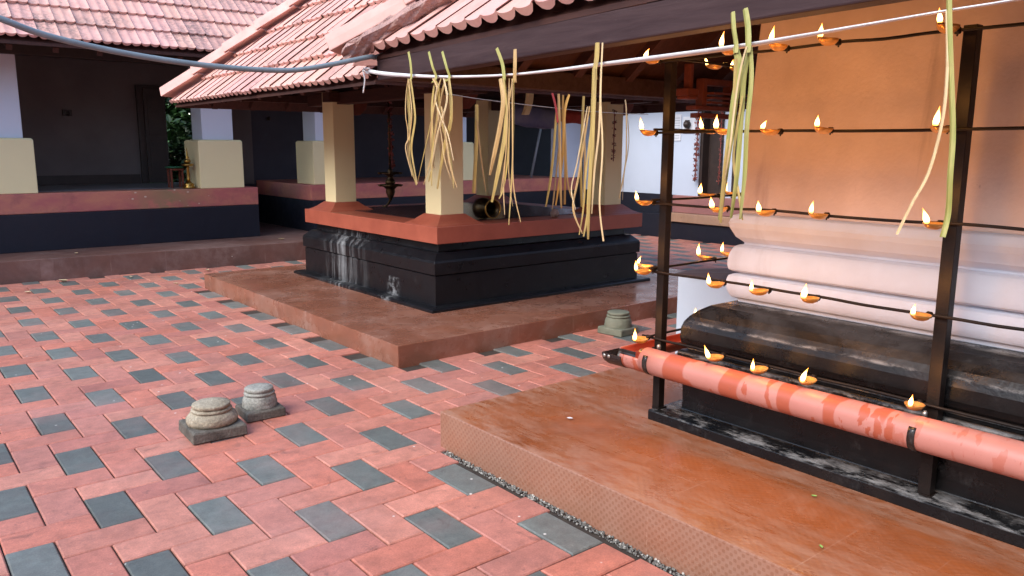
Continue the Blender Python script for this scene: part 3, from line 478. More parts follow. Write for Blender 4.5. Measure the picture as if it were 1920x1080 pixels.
# ------------------------------------------------------------------ left veranda building
def column(root, x0, x1, y0, zf, zt, white='white'):
    w = x1 - x0
    m = MB(); m.box(x0 + .09, x1 - .09, y0 + .09, y0 + w - .09, 1.621, zt); p = m.build('pillar', MAT[white], root, .008)
    m = MB(); m.rings([rect(x0, x1, y0, y0 + w, zf), rect(x0, x1, y0, y0 + w, 1.60), rect(x0 + .02, x1 - .02, y0 + .02, y0 + w - .02, 1.622)]); m.build('pillar_base', MAT['cream'], p, .008)
va = thing('veranda_building', 'long tiled veranda building with white-and-cream pillars and a doorway onto greenery', 'veranda building', (1.5, 12.5, .25))
m = MB(); m.box(-5, 4.40, 11.18, 13.35, .25, .705); m.build('plinth', MAT['navy'], va, .006)
m = MB(); m.box(-5, 4.42, 11.225, 13.35, .707, .955); m.build('floor', MAT['red_old'], va, .01)
m = MB(); m.box(-5, 4.30, 11.5, 13.30, .957, .962); m.build('floor_screed', plain('grey_screed', (.17, .15, .15), (.12, .105, .10), 3, .5), va)
for x0, x1 in ((-1.52, -.91), (1.054, 1.664), (3.62, 4.23)): column(va, x0, x1, 11.235, .957, 2.85)
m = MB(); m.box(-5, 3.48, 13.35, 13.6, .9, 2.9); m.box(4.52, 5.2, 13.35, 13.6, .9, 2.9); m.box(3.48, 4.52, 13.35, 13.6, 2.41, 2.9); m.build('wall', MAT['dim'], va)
m = MB(); m.box(-5, 3.38, 13.32, 13.35, .962, 1.10); m.build('skirting', MAT['dark'], va)
df = MB(); df.box(3.40, 3.50, 13.28, 13.62, .957, 2.45); df.box(4.50, 4.60, 13.28, 13.62, .957, 2.45); df.box(3.50, 4.50, 13.28, 13.62, 2.37, 2.45); d_ = df.build('door_frame', MAT['dark'], va, .006)
m = MB(); m.box(3.485, 3.80, 13.24, 13.30, .97, 2.40); m.box(3.53, 3.775, 13.232, 13.24, 1.05, 1.6); m.box(3.53, 3.775, 13.232, 13.24, 1.7, 2.28); m.build('door', MAT['dark'], va, .004)
m = MB(); m.box(-5, 5.2, 11.26, 11.46, 2.60, 2.78); m.build('header_beam', MAT['dark'], va, .006)
m = MB(); m.box(-5, 5.2, 11.3, 13.35, 2.86, 2.90); m.build('ceiling', MAT['board'], va)
m = MB(); m.box(2.38, 2.50, 13.30, 13.348, 1.96, 2.05); m.lathe((2.44, 13.29, 2.0), [(0, -.02), (.035, -.02), (.03, .03), (0, .04)], 10, (0, -1, 0)); m.build('switch_box', MAT['dark'], va)
m = MB(); tile_face(m, (-4.2, 10.30, 2.69), (1, 0, 0), (0, 1, 0), 15.4, math.radians(40), .32, 10, False, False)
m.build('roof', MAT['tile_old'], va)
m = MB(); c40, s40 = math.cos(math.radians(40)), math.sin(math.radians(40)); ry, rz = 10.32 + 3.25 * c40, 2.66 + 3.25 * s40
m.rings([[(-4.2, 10.34, 2.655), (-4.2, ry, rz), (-4.2, 15.3, 2.66), (-4.2, 15.3, 2.62), (-4.2, ry, rz - .04), (-4.2, 10.34, 2.62)], [(11.2, 10.34, 2.655), (11.2, ry, rz), (11.2, 15.3, 2.66), (11.2, 15.3, 2.62), (11.2, ry, rz - .04), (11.2, 10.34, 2.62)]]); m.build('roof_boarding', MAT['board'], va)
for i in range(34):
    x = -4.0 + i * .45; m = MB(); m.obox((x, 10.40 + .55 * c40, 2.59 + .55 * s40), (1, 0, 0), (0, c40, s40), (0, -s40, c40), .03, .55, .035); m.build('rafter', MAT['board'], va)
# back veranda (beyond the dark passage)
vb = thing('back_veranda', 'dark back veranda with red-and-black base behind the pavilion pillars', 'veranda', (8, 12.5, .25))
m = MB(); m.box(5.25, 10.72, 11.18, 13.35, .25, .728); m.build('plinth', MAT['navy'], vb, .006)
m = MB(); m.box(5.23, 10.74, 11.205, 13.35, .73, .965); m.build('floor', MAT['red_old'], vb, .01)
for x0, x1 in ((5.30, 5.91), (7.85, 8.30),): column(vb, x0, x1, 11.235, .967, 2.85)
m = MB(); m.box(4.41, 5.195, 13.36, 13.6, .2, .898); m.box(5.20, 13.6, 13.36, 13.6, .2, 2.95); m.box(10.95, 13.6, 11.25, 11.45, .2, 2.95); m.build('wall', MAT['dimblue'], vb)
m = MB(); m.box(10.45, 10.93, 11.24, 11.64, .967, 2.88); m.build('end_wall', MAT['white'], vb, .01)
m = MB(); m.box(5.21, 10.9, 11.27, 11.45, 2.60, 2.78); m.build('header_beam', MAT['dark'], vb, .006)
m = MB(); m.box(5.21, 13.5, 11.3, 13.35, 2.861, 2.90); m.build('ceiling', MAT['board'], vb)
m = MB(); m.lathe((5.50, 13.33, 2.0), [(0, -.02), (.035, -.02), (.03, .03), (0, .04)], 10, (0, -1, 0)); m.build('switch', MAT['dark'], vb)
m = MB(); m.tube([(10.34, 11.75, 2.12), (10.05, 11.75, .966)], .025, 8); tag(m.build('leaning_pole', MAT['steel']), 'thin grey pole leaning in the dark back veranda', 'pole')
# ------------------------------------------------------------------ right hall
ha = thing('hall', 'white-walled hall with a dark garlanded doorway and black base, behind the lamp rack', 'hall', (11.2, 6, 0))
m = MB(); m.box(10.95, 11.3, 8.44, 11.235, .40, 2.95); m.box(10.95, 11.3, -4, 7.98, .40, 2.95); m.box(10.95, 11.3, 7.98, 8.44, 2.28, 2.95); m.build('wall', MAT['white_hall'], ha)
m = MB(); m.box(10.76, 11.3, 8.90, 11.17, -.02, .40); m.box(10.76, 11.3, -4, 8.90, -.02, .29); m.build('plinth', MAT['navy'], ha, .006)
m = MB(); m.box(10.90, 10.95, 8.90, 11.16, .402, .735); m.build('dado', MAT['navy'], ha)
m = MB(); m.box(10.72, 11.0, 6.2, 8.90, .292, .44); m.build('step', MAT['tan'], ha, .008)
m = MB(); m.box(10.83, 11.3, 6.2, 8.898, .442, .735); m.build('threshold', MAT['mauve'], ha, .01)
m = MB(); m.box(11.1, 11.2, 8.0, 8.42, .737, 2.28); m.box(10.93, 11.1, 8.38, 8.44, .737, 2.28); m.box(10.93, 11.1, 7.98, 8.04, .737, 2.28); m.build('door', MAT['dark'], ha, .004)
m = MB(); m.box(10.90, 10.949, 7.70, 7.76, .737, 2.3); m.build('pipe', MAT['dark'], ha)
m = MB(); tile_face(m, (10.2, 11.2, 2.72), (0, -1, 0), (1, 0, 0), 14, math.radians(38), .34, 6, False, False); m.build('roof', MAT['tile'], ha)
m = MB(); c38, s38 = math.cos(math.radians(38)), math.sin(math.radians(38)); m.rings([[(10.22, 11.2, 2.68), (12, 11.2, 2.68 + 1.78 * .7813), (13.5, 11.2, 2.68), (13.5, 11.2, 2.64), (12, 11.2, 2.64 + 1.78 * .7813), (10.22, 11.2, 2.64)], [(10.22, -3, 2.68), (12, -3, 2.68 + 1.78 * .7813), (13.5, -3, 2.68), (13.5, -3, 2.64), (12, -3, 2.64 + 1.78 * .7813), (10.22, -3, 2.64)]]); m.build('roof_boarding', MAT['board'], ha)
nb = thing('notice_board', 'pale printed notice sheets stuck on the white hall wall', 'notice', (10.93, 8.95, 1.7))
m = MB(); m.box(10.935, 10.949, 8.86, 9.12, 1.66, 2.10); m.build('sheet', MAT['paper'], nb); m = MB(); m.box(10.935, 10.949, 8.56, 8.82, 1.78, 2.06); m.build('sheet', MAT['paper'], nb)
for i in range(9):
    m = MB(); m.box(10.931, 10.934, 8.885, 9.095 - rnd.uniform(0, .05), 1.70 + i * .042, 1.708 + i * .042); m.build('text_line', MAT['ink'], nb)
m = MB(); m.lathe((10.93, 8.70, 1.93), [(0, 0), (.06, .01), (.065, .06), (.03, .10), (0, .11)], 10, (-1, 0, 0)); m.box(10.86, 10.94, 8.68, 8.72, 1.86, 2.0); tag(m.build('wall_lamp', MAT['dark']), 'small black wall fitting beside the printed notice', 'wall fitting')
def garland(name, label, pts, r, n, group=None):
    m = MB(); P = smoothpts(pts, 8)
    for i in range(n):
        p = P[int(rnd.random() * (len(P) - 1))]; a = rnd.uniform(0, 2 * PI); q = p + Vector((math.cos(a), math.sin(a), 0)) * r * rnd.uniform(.3, 1) + Vector((0, 0, rnd.uniform(-.02, .02)))
        s = r * rnd.uniform(.35, .7); t = rnd.uniform(.4, 1.3); d = Vector((rnd.uniform(-1, 1), rnd.uniform(-1, 1), rnd.uniform(-1, 1))); e = d.orthogonal().normalized() * s; f = d.cross(e).normalized() * s * .6
        m.add([q - e, q + f, q + e, q - f, q + d.normalized() * s * .3], [(0, 1, 4), (1, 2, 4), (2, 3, 4), (3, 0, 4), (0, 3, 2, 1)], False, t)
    m.tube(P, r * .25, 5); o = m.build(name, MAT['flower']); return tag(o, label, 'garland', group)
garland('flower_garland', 'dried dark-red flower garland on the left jamb of the hall doorway', [(10.87, 8.46, 2.2), (10.87, 8.46, 1.6), (10.87, 8.47, .98)], .045, 240, 'doorway garlands')
garland('flower_garland', 'dried dark flower garland on the right jamb of the hall doorway', [(10.87, 7.99, 2.2), (10.87, 7.98, 1.6), (10.87, 7.99, .95)], .03, 160, 'doorway garlands')
garland('flower_garland', 'dark leafy garland hanging just right of the nearest pavilion pillar', [(6.02, 7.98, 2.05), (6.0, 8.0, 1.7), (5.98, 8.0, 1.32)], .05, 160)
garland('flower_garland', 'thin dried garland hanging by the pavilion pillar at the right', [(5.97, 5.69, 1.9), (5.97, 5.69, 1.4)], .022, 90)

# unseen tiled wings added on the camera's side to block low sky light
for nm, lab, ax in (('sky_block_wing', 'unseen low tiled wing beside the camera, added to block low sky light', 0), ('sky_block_wing', 'unseen low tiled wing behind the camera, added to block low sky light', 1)):
    cw_ = thing(nm, lab, 'light-blocking wing', ((-8, 3, 0), (3, -9, 0))[ax])
    a0, a1, e0 = ((-7.5, 11.0, -6.2), (-6.0, 12.0, -7.0))[ax]
    def fl(p): return p if ax == 0 else (p[1], p[0], p[2])
    def fb(m): m.v = [fl(p) for p in m.v]; return m
    m = MB(); m.box(e0 - 3.4, e0 - .5, a0, a1, 0, .9); fb(m).build('plinth', MAT['red_old'], cw_, .01)
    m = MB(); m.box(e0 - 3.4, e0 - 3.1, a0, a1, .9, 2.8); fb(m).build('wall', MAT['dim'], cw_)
    for k in range(7):
        q = a0 + .6 + k * (a1 - a0 - 1.6) / 6; m = MB(); m.box(e0 - 1.1, e0 - .65, q, q + .45, .9, 2.85); fb(m).build('pillar', MAT['white'], cw_, .01)
    m = MB(); P = [(e0, 2.66), (e0 - 3.2, 5.5), (e0 - 6.4, 2.66), (e0 - 6.4, 2.58), (e0 - 3.2, 5.42), (e0, 2.58)]; m.prism_y(P, a0, a1); fb(m).build('roof_boarding', MAT['board'], cw_)
    m = MB()
    if ax == 0: tile_face(m, (e0, a1, 2.70), (0, -1, 0), (-1, 0, 0), a1 - a0, math.atan2(2.84, 3.2), .34, 12, False, False)
    else: tile_face(m, (a0, e0, 2.70), (1, 0, 0), (0, -1, 0), a1 - a0, math.atan2(2.84, 3.2), .34, 12, False, False)
    m.build('roof', MAT['tile_old'], cw_)
# ------------------------------------------------------------------ lamp rack
LV = [.607, .945, 1.279, 1.610, 1.942]
rk = thing('lamp_rack', 'black iron rack of posts and five tiers of rods holding the oil lamps', 'lamp rack', (3.0, 2.5, .243))
for (px, py, w) in ((3.0, 2.505, .021), (3.012, 1.195, .023), (3.012, -.12, .022), (4.30, 2.53, .02)):
    m = MB(); m.box(px - w, px + w, py - w, py + w, .247, 1.955); m.build('post', MAT['iron'], rk, .002)
    m = MB(); m.box(px - .05, px + .05, py - .045, py + .045, .2435, .252) if px < 3.01 and py < 2.4 else m.box(px - .03, px + .03, py - .03, py + .014, .244, .252); m.build('foot_plate', MAT['iron'], rk)
for z in LV:
    m = MB(); zz = z - .004; P = [(2.974 + rnd.uniform(-.002, .002), y, zz + rnd.uniform(-.004, .003)) for y in [2.60 - .16 * i for i in range(21)]]; m.tube(smoothpts(P, 3), .0062, 7); m.build('rod', MAT['iron'], rk)
    m = MB(); P = [(x, 2.534, zz + .014 + rnd.uniform(-.003, .003)) for x in [2.93 + .2 * i for i in range(10)]]; m.tube(smoothpts(P, 3), .006, 7); m.build('rod', MAT['iron'], rk)
def make_lamp():
    r = thing('oil_lamp', '', 'oil lamp', (0, 0, 0), 'oil lamps on the rack')
    # bowl points to local -X, rod at the origin
    prof = [(0, -.020), (.016, -.0195), (.028, -.014), (.036, -.005), (.040, .003), (.037, .003), (.032, -.004), (.022, -.010), (0, -.013)]
    m = MB(); R = []; n = 22
    for rr, h in prof:
        ring = []
        for i in range(n):
            a = 2 * PI * i / n; x, y = math.cos(a) * rr, math.sin(a) * rr * .88
            k = max(0, -math.cos(a)) ** 6; x -= k * .026 * (rr / .04) ** 1.5; h2 = h + k * .004 * (rr / .04)
            ring.append((x - .058, y, h2))
        R.append(ring)
    m.rings(R, True, True); b = m.build('bowl', MAT['bowl'], r)
    m = MB(); m.box(-.024, .004, -.006, .006, -.004, -.001); m.tube([(-.02, 0, -.002), (-.006, 0, -.002), (.007, 0, -.004), (.006, .004, -.022)], .0034, 6)
    m.lathe((0, 0, -.004), [(.004, -.010), (.0125, -.008), (.0125, .008), (.004, .010)], 9, (0, 1, 0)); m.build('hook', MAT['iron'], r)
    m = MB(); m.tube([(-.06, .004, -.008), (-.085, .001, -.002), (-.112, 0, .010)], [.0035, .0035, .0025], 6); m.build('wick', MAT['wick'], r)
    return r
def flame_mesh(h, w, lean):
    m = MB(); R = []; n = 12
    for k in range(11):
        t = k / 10; rr = w * (math.sin(PI * min(1, t * .92 + .08) ** .62) ** .9) * (1 - t ** 3) + .0006
        R.append([(math.cos(2 * PI * i / n) * rr + lean[0] * t * t, math.sin(2 * PI * i / n) * rr + lean[1] * t * t, t * h) for i in range(n)])
    m.rings(R, True, True); return m
LAMP = make_lamp(); used = False
lightdata = []
for k in range(3):
    ld = bpy.data.lights.new('flame_light', 'POINT'); ld.energy = LAMP_W * (.85, 1.0, 1.15)[k]; ld.color = (1.0, .40, .085); ld.shadow_soft_size = .02; lightdata.append(ld)
flames = []
for k in range(7):
    o = flame_mesh(rnd.uniform(.050, .066), rnd.uniform(.0085, .0105), (rnd.uniform(-.004, .012), rnd.uniform(-.014, .008))).build('flame', MAT['flame'])
    flames.append(o.data); bpy.data.objects.remove(o)
def place_lamp(loc, rz, label, lit=True, tilt=0.0):
    global used
    if not used: r = LAMP; used = True
    else:
        r = LAMP.copy(); COL.objects.link(r)
        for c in LAMP.children:
            if c.name.startswith('flame') or c.type == 'LIGHT': continue
            d = c.copy(); COL.objects.link(d); d.parent = r
    r.location = loc; r.rotation_euler = (rnd.uniform(-.06, .06), rnd.uniform(-.05, .05), rz + tilt); r['label'] = label
    if lit:
        f = bpy.data.objects.new('flame', rnd.choice(flames)); COL.objects.link(f); f.parent = r; f.location = (-.112, 0, .006)
        f.rotation_euler = (rnd.uniform(-.38, .16), rnd.uniform(-.15, .34), -rz + rnd.uniform(-.4, .4)); s = rnd.uniform(.72, 1.08); f.scale = (s, s, s * rnd.uniform(.9, 1.15))
        l = bpy.data.objects.new('flame_light', rnd.choice(lightdata)); COL.objects.link(l); l.parent = r; l.location = (-.112, 0, .095)
ROW = ['lowest rod', 'fourth rod', 'middle rod', 'second rod', 'top rod']
WHERE = ['at its left end', 'first right of the slim post', 'second right of the slim post', 'third right of the slim post', 'against the thick post']
for li, z in enumerate(LV):
    for wi, y in enumerate((2.552, 2.116, 1.890, 1.660, 1.225)):
        place_lamp((2.966, y + rnd.uniform(-.012, .012), z + rnd.uniform(-.003, .003)), rnd.uniform(-.12, .12), 'lit lamp on the rack %s, %s' % (ROW[li], WHERE[wi]))
SIDE = [(3.462, 3, 'second rod down', 'the only one there'), (3.470, 2, 'middle rod', 'left of two there'), (3.680, 2, 'middle rod', 'right of two there'), (3.463, 1, 'fourth rod down', 'left of two there'), (3.683, 1, 'fourth rod down', 'right of two there'), (3.470, 4, 'top rod', 'left of two there'), (3.672, 4, 'top rod', 'right of two there')]
for x, li, rn, w in SIDE:
    place_lamp((x, 2.546, LV[li] + .016), -PI / 2 + rnd.uniform(-.1, .1), 'lit lamp on the receding side of the %s, %s' % (rn, w))
place_lamp((2.985, 2.546, LV[1] + .012), -PI / 2, 'lit lamp behind the left end of the fourth rod down')
place_lamp((2.972, 2.52, LV[0] - .055), .1, 'unlit brass lamp bowl just below the left end of the lowest rod', False)
place_lamp((3.47, 2.546, LV[0] + .012), -PI / 2, 'lamp on the receding side of the lowest rod')
# ------------------------------------------------------------------ gutter below the lamps
gt = thing('oil_gutter', 'pink painted half-pipe gutter with red drips, clamped in front of the plinth', 'gutter', (2.87, 2.6, .46))
def half_pipe(fn, s0, s1, r, a0, a1, th, n=18, segs=24, sag=.004):
    m = MB(); R = []
    for k in range(segs + 1):
        s = s0 + (s1 - s0) * k / segs; ring = []; dz = sag * math.sin(s * 2.3)
        for i in range(n + 1): a = a0 + (a1 - a0) * i / n; ring.append(fn(s, math.cos(a) * r, math.sin(a) * r + dz))
        for i in range(n, -1, -1): a = a0 + (a1 - a0) * i / n; ring.append(fn(s, math.cos(a) * (r - th), math.sin(a) * (r - th) + dz))
        R.append(ring)
    m.rings(R, True, False)
    for q in range(len(m.f)):
        k = q % (2 * n + 2) if q < segs * (2 * n + 2) else 0
        m.mi[q] = 1 if n < k < 2 * n + 1 else 0; m.sm[q] = True
    return m
GR, GZ, GX, GY = .063, .520, 2.872, 2.652
A0, A1 = math.radians(58), math.radians(352)
half_pipe(lambda s, u, v: (GX + u, s, GZ + v), GY - .17, -1.9, GR, A0, A1, .005).build('gutter_pipe', [MAT['gutter'], MAT['gutter_in']], gt)
half_pipe(lambda s, u, v: (GX + u, s, GZ + v), GY - .05, GY - .172, GR - .001, math.radians(-196), math.radians(12), .005, 18, 3).build('gutter_pipe', [MAT['gutter'], MAT['gutter_in']], gt)
half_pipe(lambda s, u, v: (s, GY - u, GZ + v), GX + .06, 6.4, GR, math.radians(-185), math.radians(5), .005).build('gutter_pipe', [MAT['gutter'], MAT['gutter_in']], gt)
m = MB()                                                            # open corner box of black oily plastic
R = []
for s, k in ((-.065, .96), (-.05, 1.03), (-.048, 1.03), (.06, 1.0)):
    ring = []
    for i in range(15): a = PI + PI * i / 14; ring.append((GX + math.cos(a) * GR * 1.05 * k, GY - s, GZ + math.sin(a) * GR * 1.05 * k))
    for i in range(14, -1, -1): a = PI + PI * i / 14; ring.append((GX + math.cos(a) * GR * .94 * k, GY - s, GZ + math.sin(a) * GR * .94 * k))
    R.append(ring)
m.rings(R, True, False); m.rings([[(GX + math.cos(PI + PI * i / 14) * GR, GY + .066, GZ + math.sin(PI + PI * i / 14) * GR) for i in range(15)], [(GX + math.cos(PI + PI * i / 14) * GR, GY + .07, GZ + math.sin(PI + PI * i / 14) * GR) for i in range(15)]])
cb = m.build('corner_piece', MAT['oil'], gt)
for yy in (GY + .048, GY + .018):
    b = MB(); b.lathe((GX - GR * 1.04, yy, GZ - .012), [(0, -.002), (.010, -.002), (.010, .003), (.006, .006), (0, .006)], 12, (-1, 0, -.1)); b.build('bolt', MAT['bolt'], cb)
for yy in (2.44, 1.185, -.1):
    m = half_pipe(lambda s, u, v: (GX + u, s, GZ + v), yy - .013, yy + .013, GR + .004, math.radians(-215), math.radians(0), .0035, 18, 1, 0)
    m.mi = [0] * len(m.f); m.box(GX + GR - .002, 3.0, yy - .012, yy + .012, GZ - .004, GZ + .001); c = m.build('clamp', MAT['oil'], gt)
    b = MB(); b.lathe((GX + .045, yy + .004, GZ + .065), [(0, -.012), (.010, -.012), (.010, .004), (.005, .012), (0, .012)], 8); b.build('bolt', MAT['bolt'], c)
# ------------------------------------------------------------------ rope, string, conduit
m = MB(); P = smoothpts(DATA['rope'], 6); R = []
for i, p in enumerate(P):
    d = (P[min(i + 1, len(P) - 1)] - P[max(i - 1, 0)]).normalized(); a = .5 + .5 * math.sin(i * .16 + .8); w = .0045 + .0045 * a
    ang = i * .05; u = Vector((1, 0, 0)).cross(d).normalized(); v = d.cross(u); e = u * math.cos(ang * .4) + v * math.sin(ang * .4); f = d.cross(e)
    R.append([p + e * w + f * .0012, p + e * w - f * .0012, p - e * w - f * .0015, p - e * w + f * .0015])
m.rings(R, True, True)
q = Vector(DATA['rope'][0]); m.tube(smoothpts([q + Vector((.0, -.02, .01)), q + Vector((-.02, .01, .012)), q + Vector((.02, .035, .0)), q + Vector((.0, .0, -.012)), q + Vector((-.015, .02, .004)), q + Vector((-.01, .015, -.04)), q + Vector((-.01, .035, -.10))]), .0035, 6)
tag(m.build('rope', MAT['rope']), 'white plastic strip strung along the shrine eave carrying palm leaf streamers', 'rope')
m = MB(); m.tube(smoothpts(DATA['string']), .003, 6); tag(m.build('string', MAT['string']), 'thin string under the pavilion eave carrying small streamers', 'string')
m = MB(); m.tube(smoothpts(DATA['cable'] + [[1.99, 3.49, 1.962], [2.05, 3.42, 1.99]], 8), .0115, 10); tag(m.build('conduit', MAT['cable']), 'grey plastic conduit sagging across the courtyard to the shrine eave corner', 'conduit')
OL = ['short pair of streamers nearest the conduit end, at the left of the white strip', 'first of two streamers before the near pavilion pillar, blades hanging straight', 'second of two streamers in front of the near pavilion pillar, with crossing blades', 'broad green-topped streamer just right of the near pavilion pillar',
      'straw-coloured streamer with very thin blades beside the broad green-topped one', 'long thick bundle of dry blades in front of the right pavilion pillar', 'single pale straight blade beside the long thick bundle', 'green streamer left of the shrine wall, the left of two', 'green streamer with crossing tails at the edge of the shrine wall', 'single bright green blade hanging in front of the thick right rack post', 'thin pale curved blade swinging left in front of the shrine wall']
IL = ['short yellow streamer with one thin tail behind the near pavilion pillar', 'inner bundle of straw blades with a red ribbon, inside the pavilion', 'amber bundle with forked top, beside the red-ribboned one', 'slim yellow-green streamer left of the right pavilion pillar', 'thin grey dry wisps hanging right of the right pavilion pillar']
for key, labels, sd, grp in (('o', OL, (0, 1, 0), 'streamers on the white strip'), ('i', IL, (1, 0, 0), 'streamers on the inner string')):
    for b, lab in zip(DATA[key], labels):
        if not b: continue
        if key == 'o' and 0 < len(b) and len(b) > 2:
            ex = []
            for c, w, pts in b[1:]:
                if rnd.random() < .35:
                    oy = rnd.uniform(-.012, .012); kk = rnd.uniform(.72, .97); nn_ = len(pts)
                    ex.append((rnd.choice('ssyw'), w * rnd.uniform(.4, .75), [[p[0], p[1] + oy * (i / nn_) * 2 + rnd.uniform(-.004, .004), pts[0][2] + (p[2] - pts[0][2]) * kk] for i, p in enumerate(pts)]))
            b = list(b) + ex
        top = b[0][2][0]; r = thing('palm_streamer', lab, 'palm leaf streamer', top, grp)
        for bi, (c, w, pts) in enumerate(b):
            q = [Vector(p) for p in pts]; off = Vector((-.006 * bi, 0, 0)) if key == 'o' else Vector((0, -.006 * bi, 0))
            bow = Vector((-1, 0, 0)) if key == 'o' else Vector((0, -1, 0)); nn = len(q)
            q = [p + off + bow * (rnd.uniform(.0, .035) * (i / nn)) for i, p in enumerate(q)]
            m = MB(); a = rnd.uniform(-.35, .35); sdv = Vector(sd); sdv = sdv * math.cos(a) + bow * math.sin(a)
            sp_ = smoothpts(q, 7); m.ribbon(sp_, w * 1.08, sdv, .35, .5 if bi else 1.0, .9 if not bi else .75)
            for vi in range(len(m.tint)):
                tt = (vi // 4) / len(sp_); k = 1 - .30 * max(0, (tt - .7) / .3) if bi else 1.0; m.tint[vi] = (k, k * (1 - .08 * tt), k * (1 - .15 * tt))
            m.build('leaf_blade', MAT[c], r)
# ------------------------------------------------------------------ stones on the paving
def stone(name, label, c, base, hb, rb, rt, ht, rot, mt, steps, group='loose stone pillar bases'):
    r = thing(name, label, 'stone pillar base', (*c, 0), group); cx, cy = c
    R = []
    for ins, z in ((.006, .0), (0, .008), (.002, hb - .006), (.010, hb)):
        a = base / 2 - ins; R.append([(cx + x * math.cos(rot) - y * math.sin(rot), cy + x * math.sin(rot) + y * math.cos(rot), z + rnd.uniform(-.003, .003) * (z > .01)) for x, y in ((-a, -a), (0, -a * 1.01), (a, -a), (a * 1.01, 0), (a, a), (0, a), (-a, a), (-a, 0))])
    m = MB(); m.rings(R); b = m.build('square_base', MAT['stone_dark' if mt != 'stone_green' else mt], r, .012, 3)
    m = MB(); prof = [(rb * (.86 if steps == 2 else .97), hb - .008)]; n = 11; zt = ht - .042
    for i in range(n):
        t = i / (n - 1)
        r_ = (rt * 1.08 + (rb - rt * 1.08) * math.sin(PI * (.27 + .73 * t)) ** .7) if steps == 2 else rt * 1.08 + (rb - rt * 1.08) * math.cos(PI / 2 * t) ** .55
        prof.append((r_ if t < 1 else rt * 1.06, hb + .001 + (zt - hb) * t))
    prof += [(rt * 1.14, zt + .002), (rt * 1.18, zt + .008), (rt * 1.14, zt + .015), (rt * .99, zt + .018), (rt * .99, zt + .022), (rt * 1.08, zt + .024), (rt * 1.09, ht - .004), (rt * 1.04, ht), (rt * .5, ht + .001), (0, ht)]
    m.lathe((cx, cy, 0), prof, 36, jit=.022); m.build('round_drum', MAT[mt], r)
    return r
stone('stone_pillar_base', 'squat tan stone pillar base with a wide bulging drum, nearest the camera', (1.335, 4.205), .285, .064, .133, .090, .172, -.04, 'stone', 2)
stone('stone_pillar_base', 'smaller grey stone pillar base with a narrow straight drum, beside the squat tan one', (1.652, 4.335), .225, .056, .098, .074, .168, -.05, 'stone_grey', 1)
stone('stone_pillar_base', 'mossy stone pillar base lying against the pavilion terrace edge, left of the rack', (4.80, 4.47), .25, .06, .115, .085, .185, .12, 'stone_green', 1)
# ------------------------------------------------------------------ brass lamps and pots
bl = thing('standing_lamp', 'small tiered brass standing lamp on the veranda floor by the cream pillar', 'brass lamp', (3.51, 11.40, .96))
m = MB(); m.lathe((3.51, 11.40, .96), [(0, 0), (.085, 0), (.085, .015), (.06, .03), (.075, .05), (.045, .075), (.022, .09), (.018, .10)], 20); m.build('foot', MAT['brass'], bl)
m = MB(); m.lathe((3.51, 11.40, .96), [(.018, .10), (.026, .115), (.018, .13), (.018, .27), (.026, .285), (.018, .30)], 14); m.build('stem', MAT['brass'], bl)
m = MB(); m.lathe((3.51, 11.40, .96), [(.018, .30), (.075, .305), (.085, .325), (.06, .335), (.02, .345)], 20); m.build('oil_dish', MAT['brass'], bl)
m = MB(); m.lathe((3.51, 11.40, .96), [(.03, .345), (.05, .365), (.035, .39), (.015, .40), (.028, .42), (.014, .44), (.008, .50), (0, .56)], 14); m.build('finial', MAT['brass'], bl)
hx, hy = 4.277, 7.26
hl = thing('hanging_lamp', 'dark tiered brass lamp hanging on a flower-wrapped chain inside the pavilion', 'hanging lamp', (hx, hy, 2.25))
m = MB(); m.tube([(hx, hy, 2.28), (hx, hy, 1.30)], .012, 8); m.build('chain', MAT['brass_dark'], hl)
prof = [(.012, 1.32), (.03, 1.29), (.02, 1.265), (.05, 1.255), (.10, 1.26), (.105, 1.275), (.06, 1.25), (.03, 1.235), (.03, 1.21), (.05, 1.19), (.055, 1.165), (.035, 1.145), (.05, 1.125), (.10, 1.13), (.11, 1.15), (.06, 1.115), (.045, 1.10), (.05, 1.07), (.035, 1.03), (.02, 1.00), (.012, .98), (0, .975)]
m = MB(); m.lathe((hx, hy, 0), prof[::-1], 22); m.build('lamp_body', MAT['brass_dark'], hl)
for z in (1.27, 1.145):
    for k in range(5):
        a = 2 * PI * k / 5 + .4; m = MB(); m.lathe((hx + math.cos(a) * .11, hy + math.sin(a) * .11, z), [(0, -.018), (.022, -.010), (.028, .005), (.022, .002), (0, -.006)], 10); m.build('oil_cup', MAT['brass_dark'], hl)
m = MB(); m.tube(smoothpts([(hx, hy, 1.0), (hx - .01, hy + .03, .95), (hx - .03, hy + .075, .915), (hx - .04, hy + .10, .925)]), [.016 - .0006 * i for i in range(19)], 8); m.build('tail_hook', MAT['brass_dark'], hl)
garland('flower_garland', 'dried red flower garland wound on the hanging lamp chain', [(hx, hy, 2.22), (hx + .01, hy, 1.8), (hx + .02, hy - .02, 1.31)], .035, 240)
bp = thing('brass_pot', 'dark brass pot lying on its side on the pavilion floor behind the near pillar', 'brass pot', (4.36, 5.86, .875))
m = MB(); m.lathe((4.50, 5.80, .975), [(.0, -.26), (.06, -.25), (.095, -.20), (.10, -.14), (.085, -.08), (.06, -.045), (.058, -.03), (.085, -.005), (.088, .0), (.082, .0), (.055, -.03), (.05, -.05), (.07, -.09), (0, -.2)], 26, (-.05, -1, .02)); m.build('body', MAT['brass_dark'], bp)
m = MB(); m.lathe((4.50, 5.80, .975), [(.080, -.004), (.089, -.004), (.092, .002), (.088, .007), (.08, .006), (.080, -.004)], 26, (-.05, -1, .02), caps=False); m.build('rim', MAT['brass'], bp)
cp = thing('clay_pot', 'tiny dull clay pot on the pavilion floor below the amber streamers', 'clay pot', (5.20, 5.72, .866))
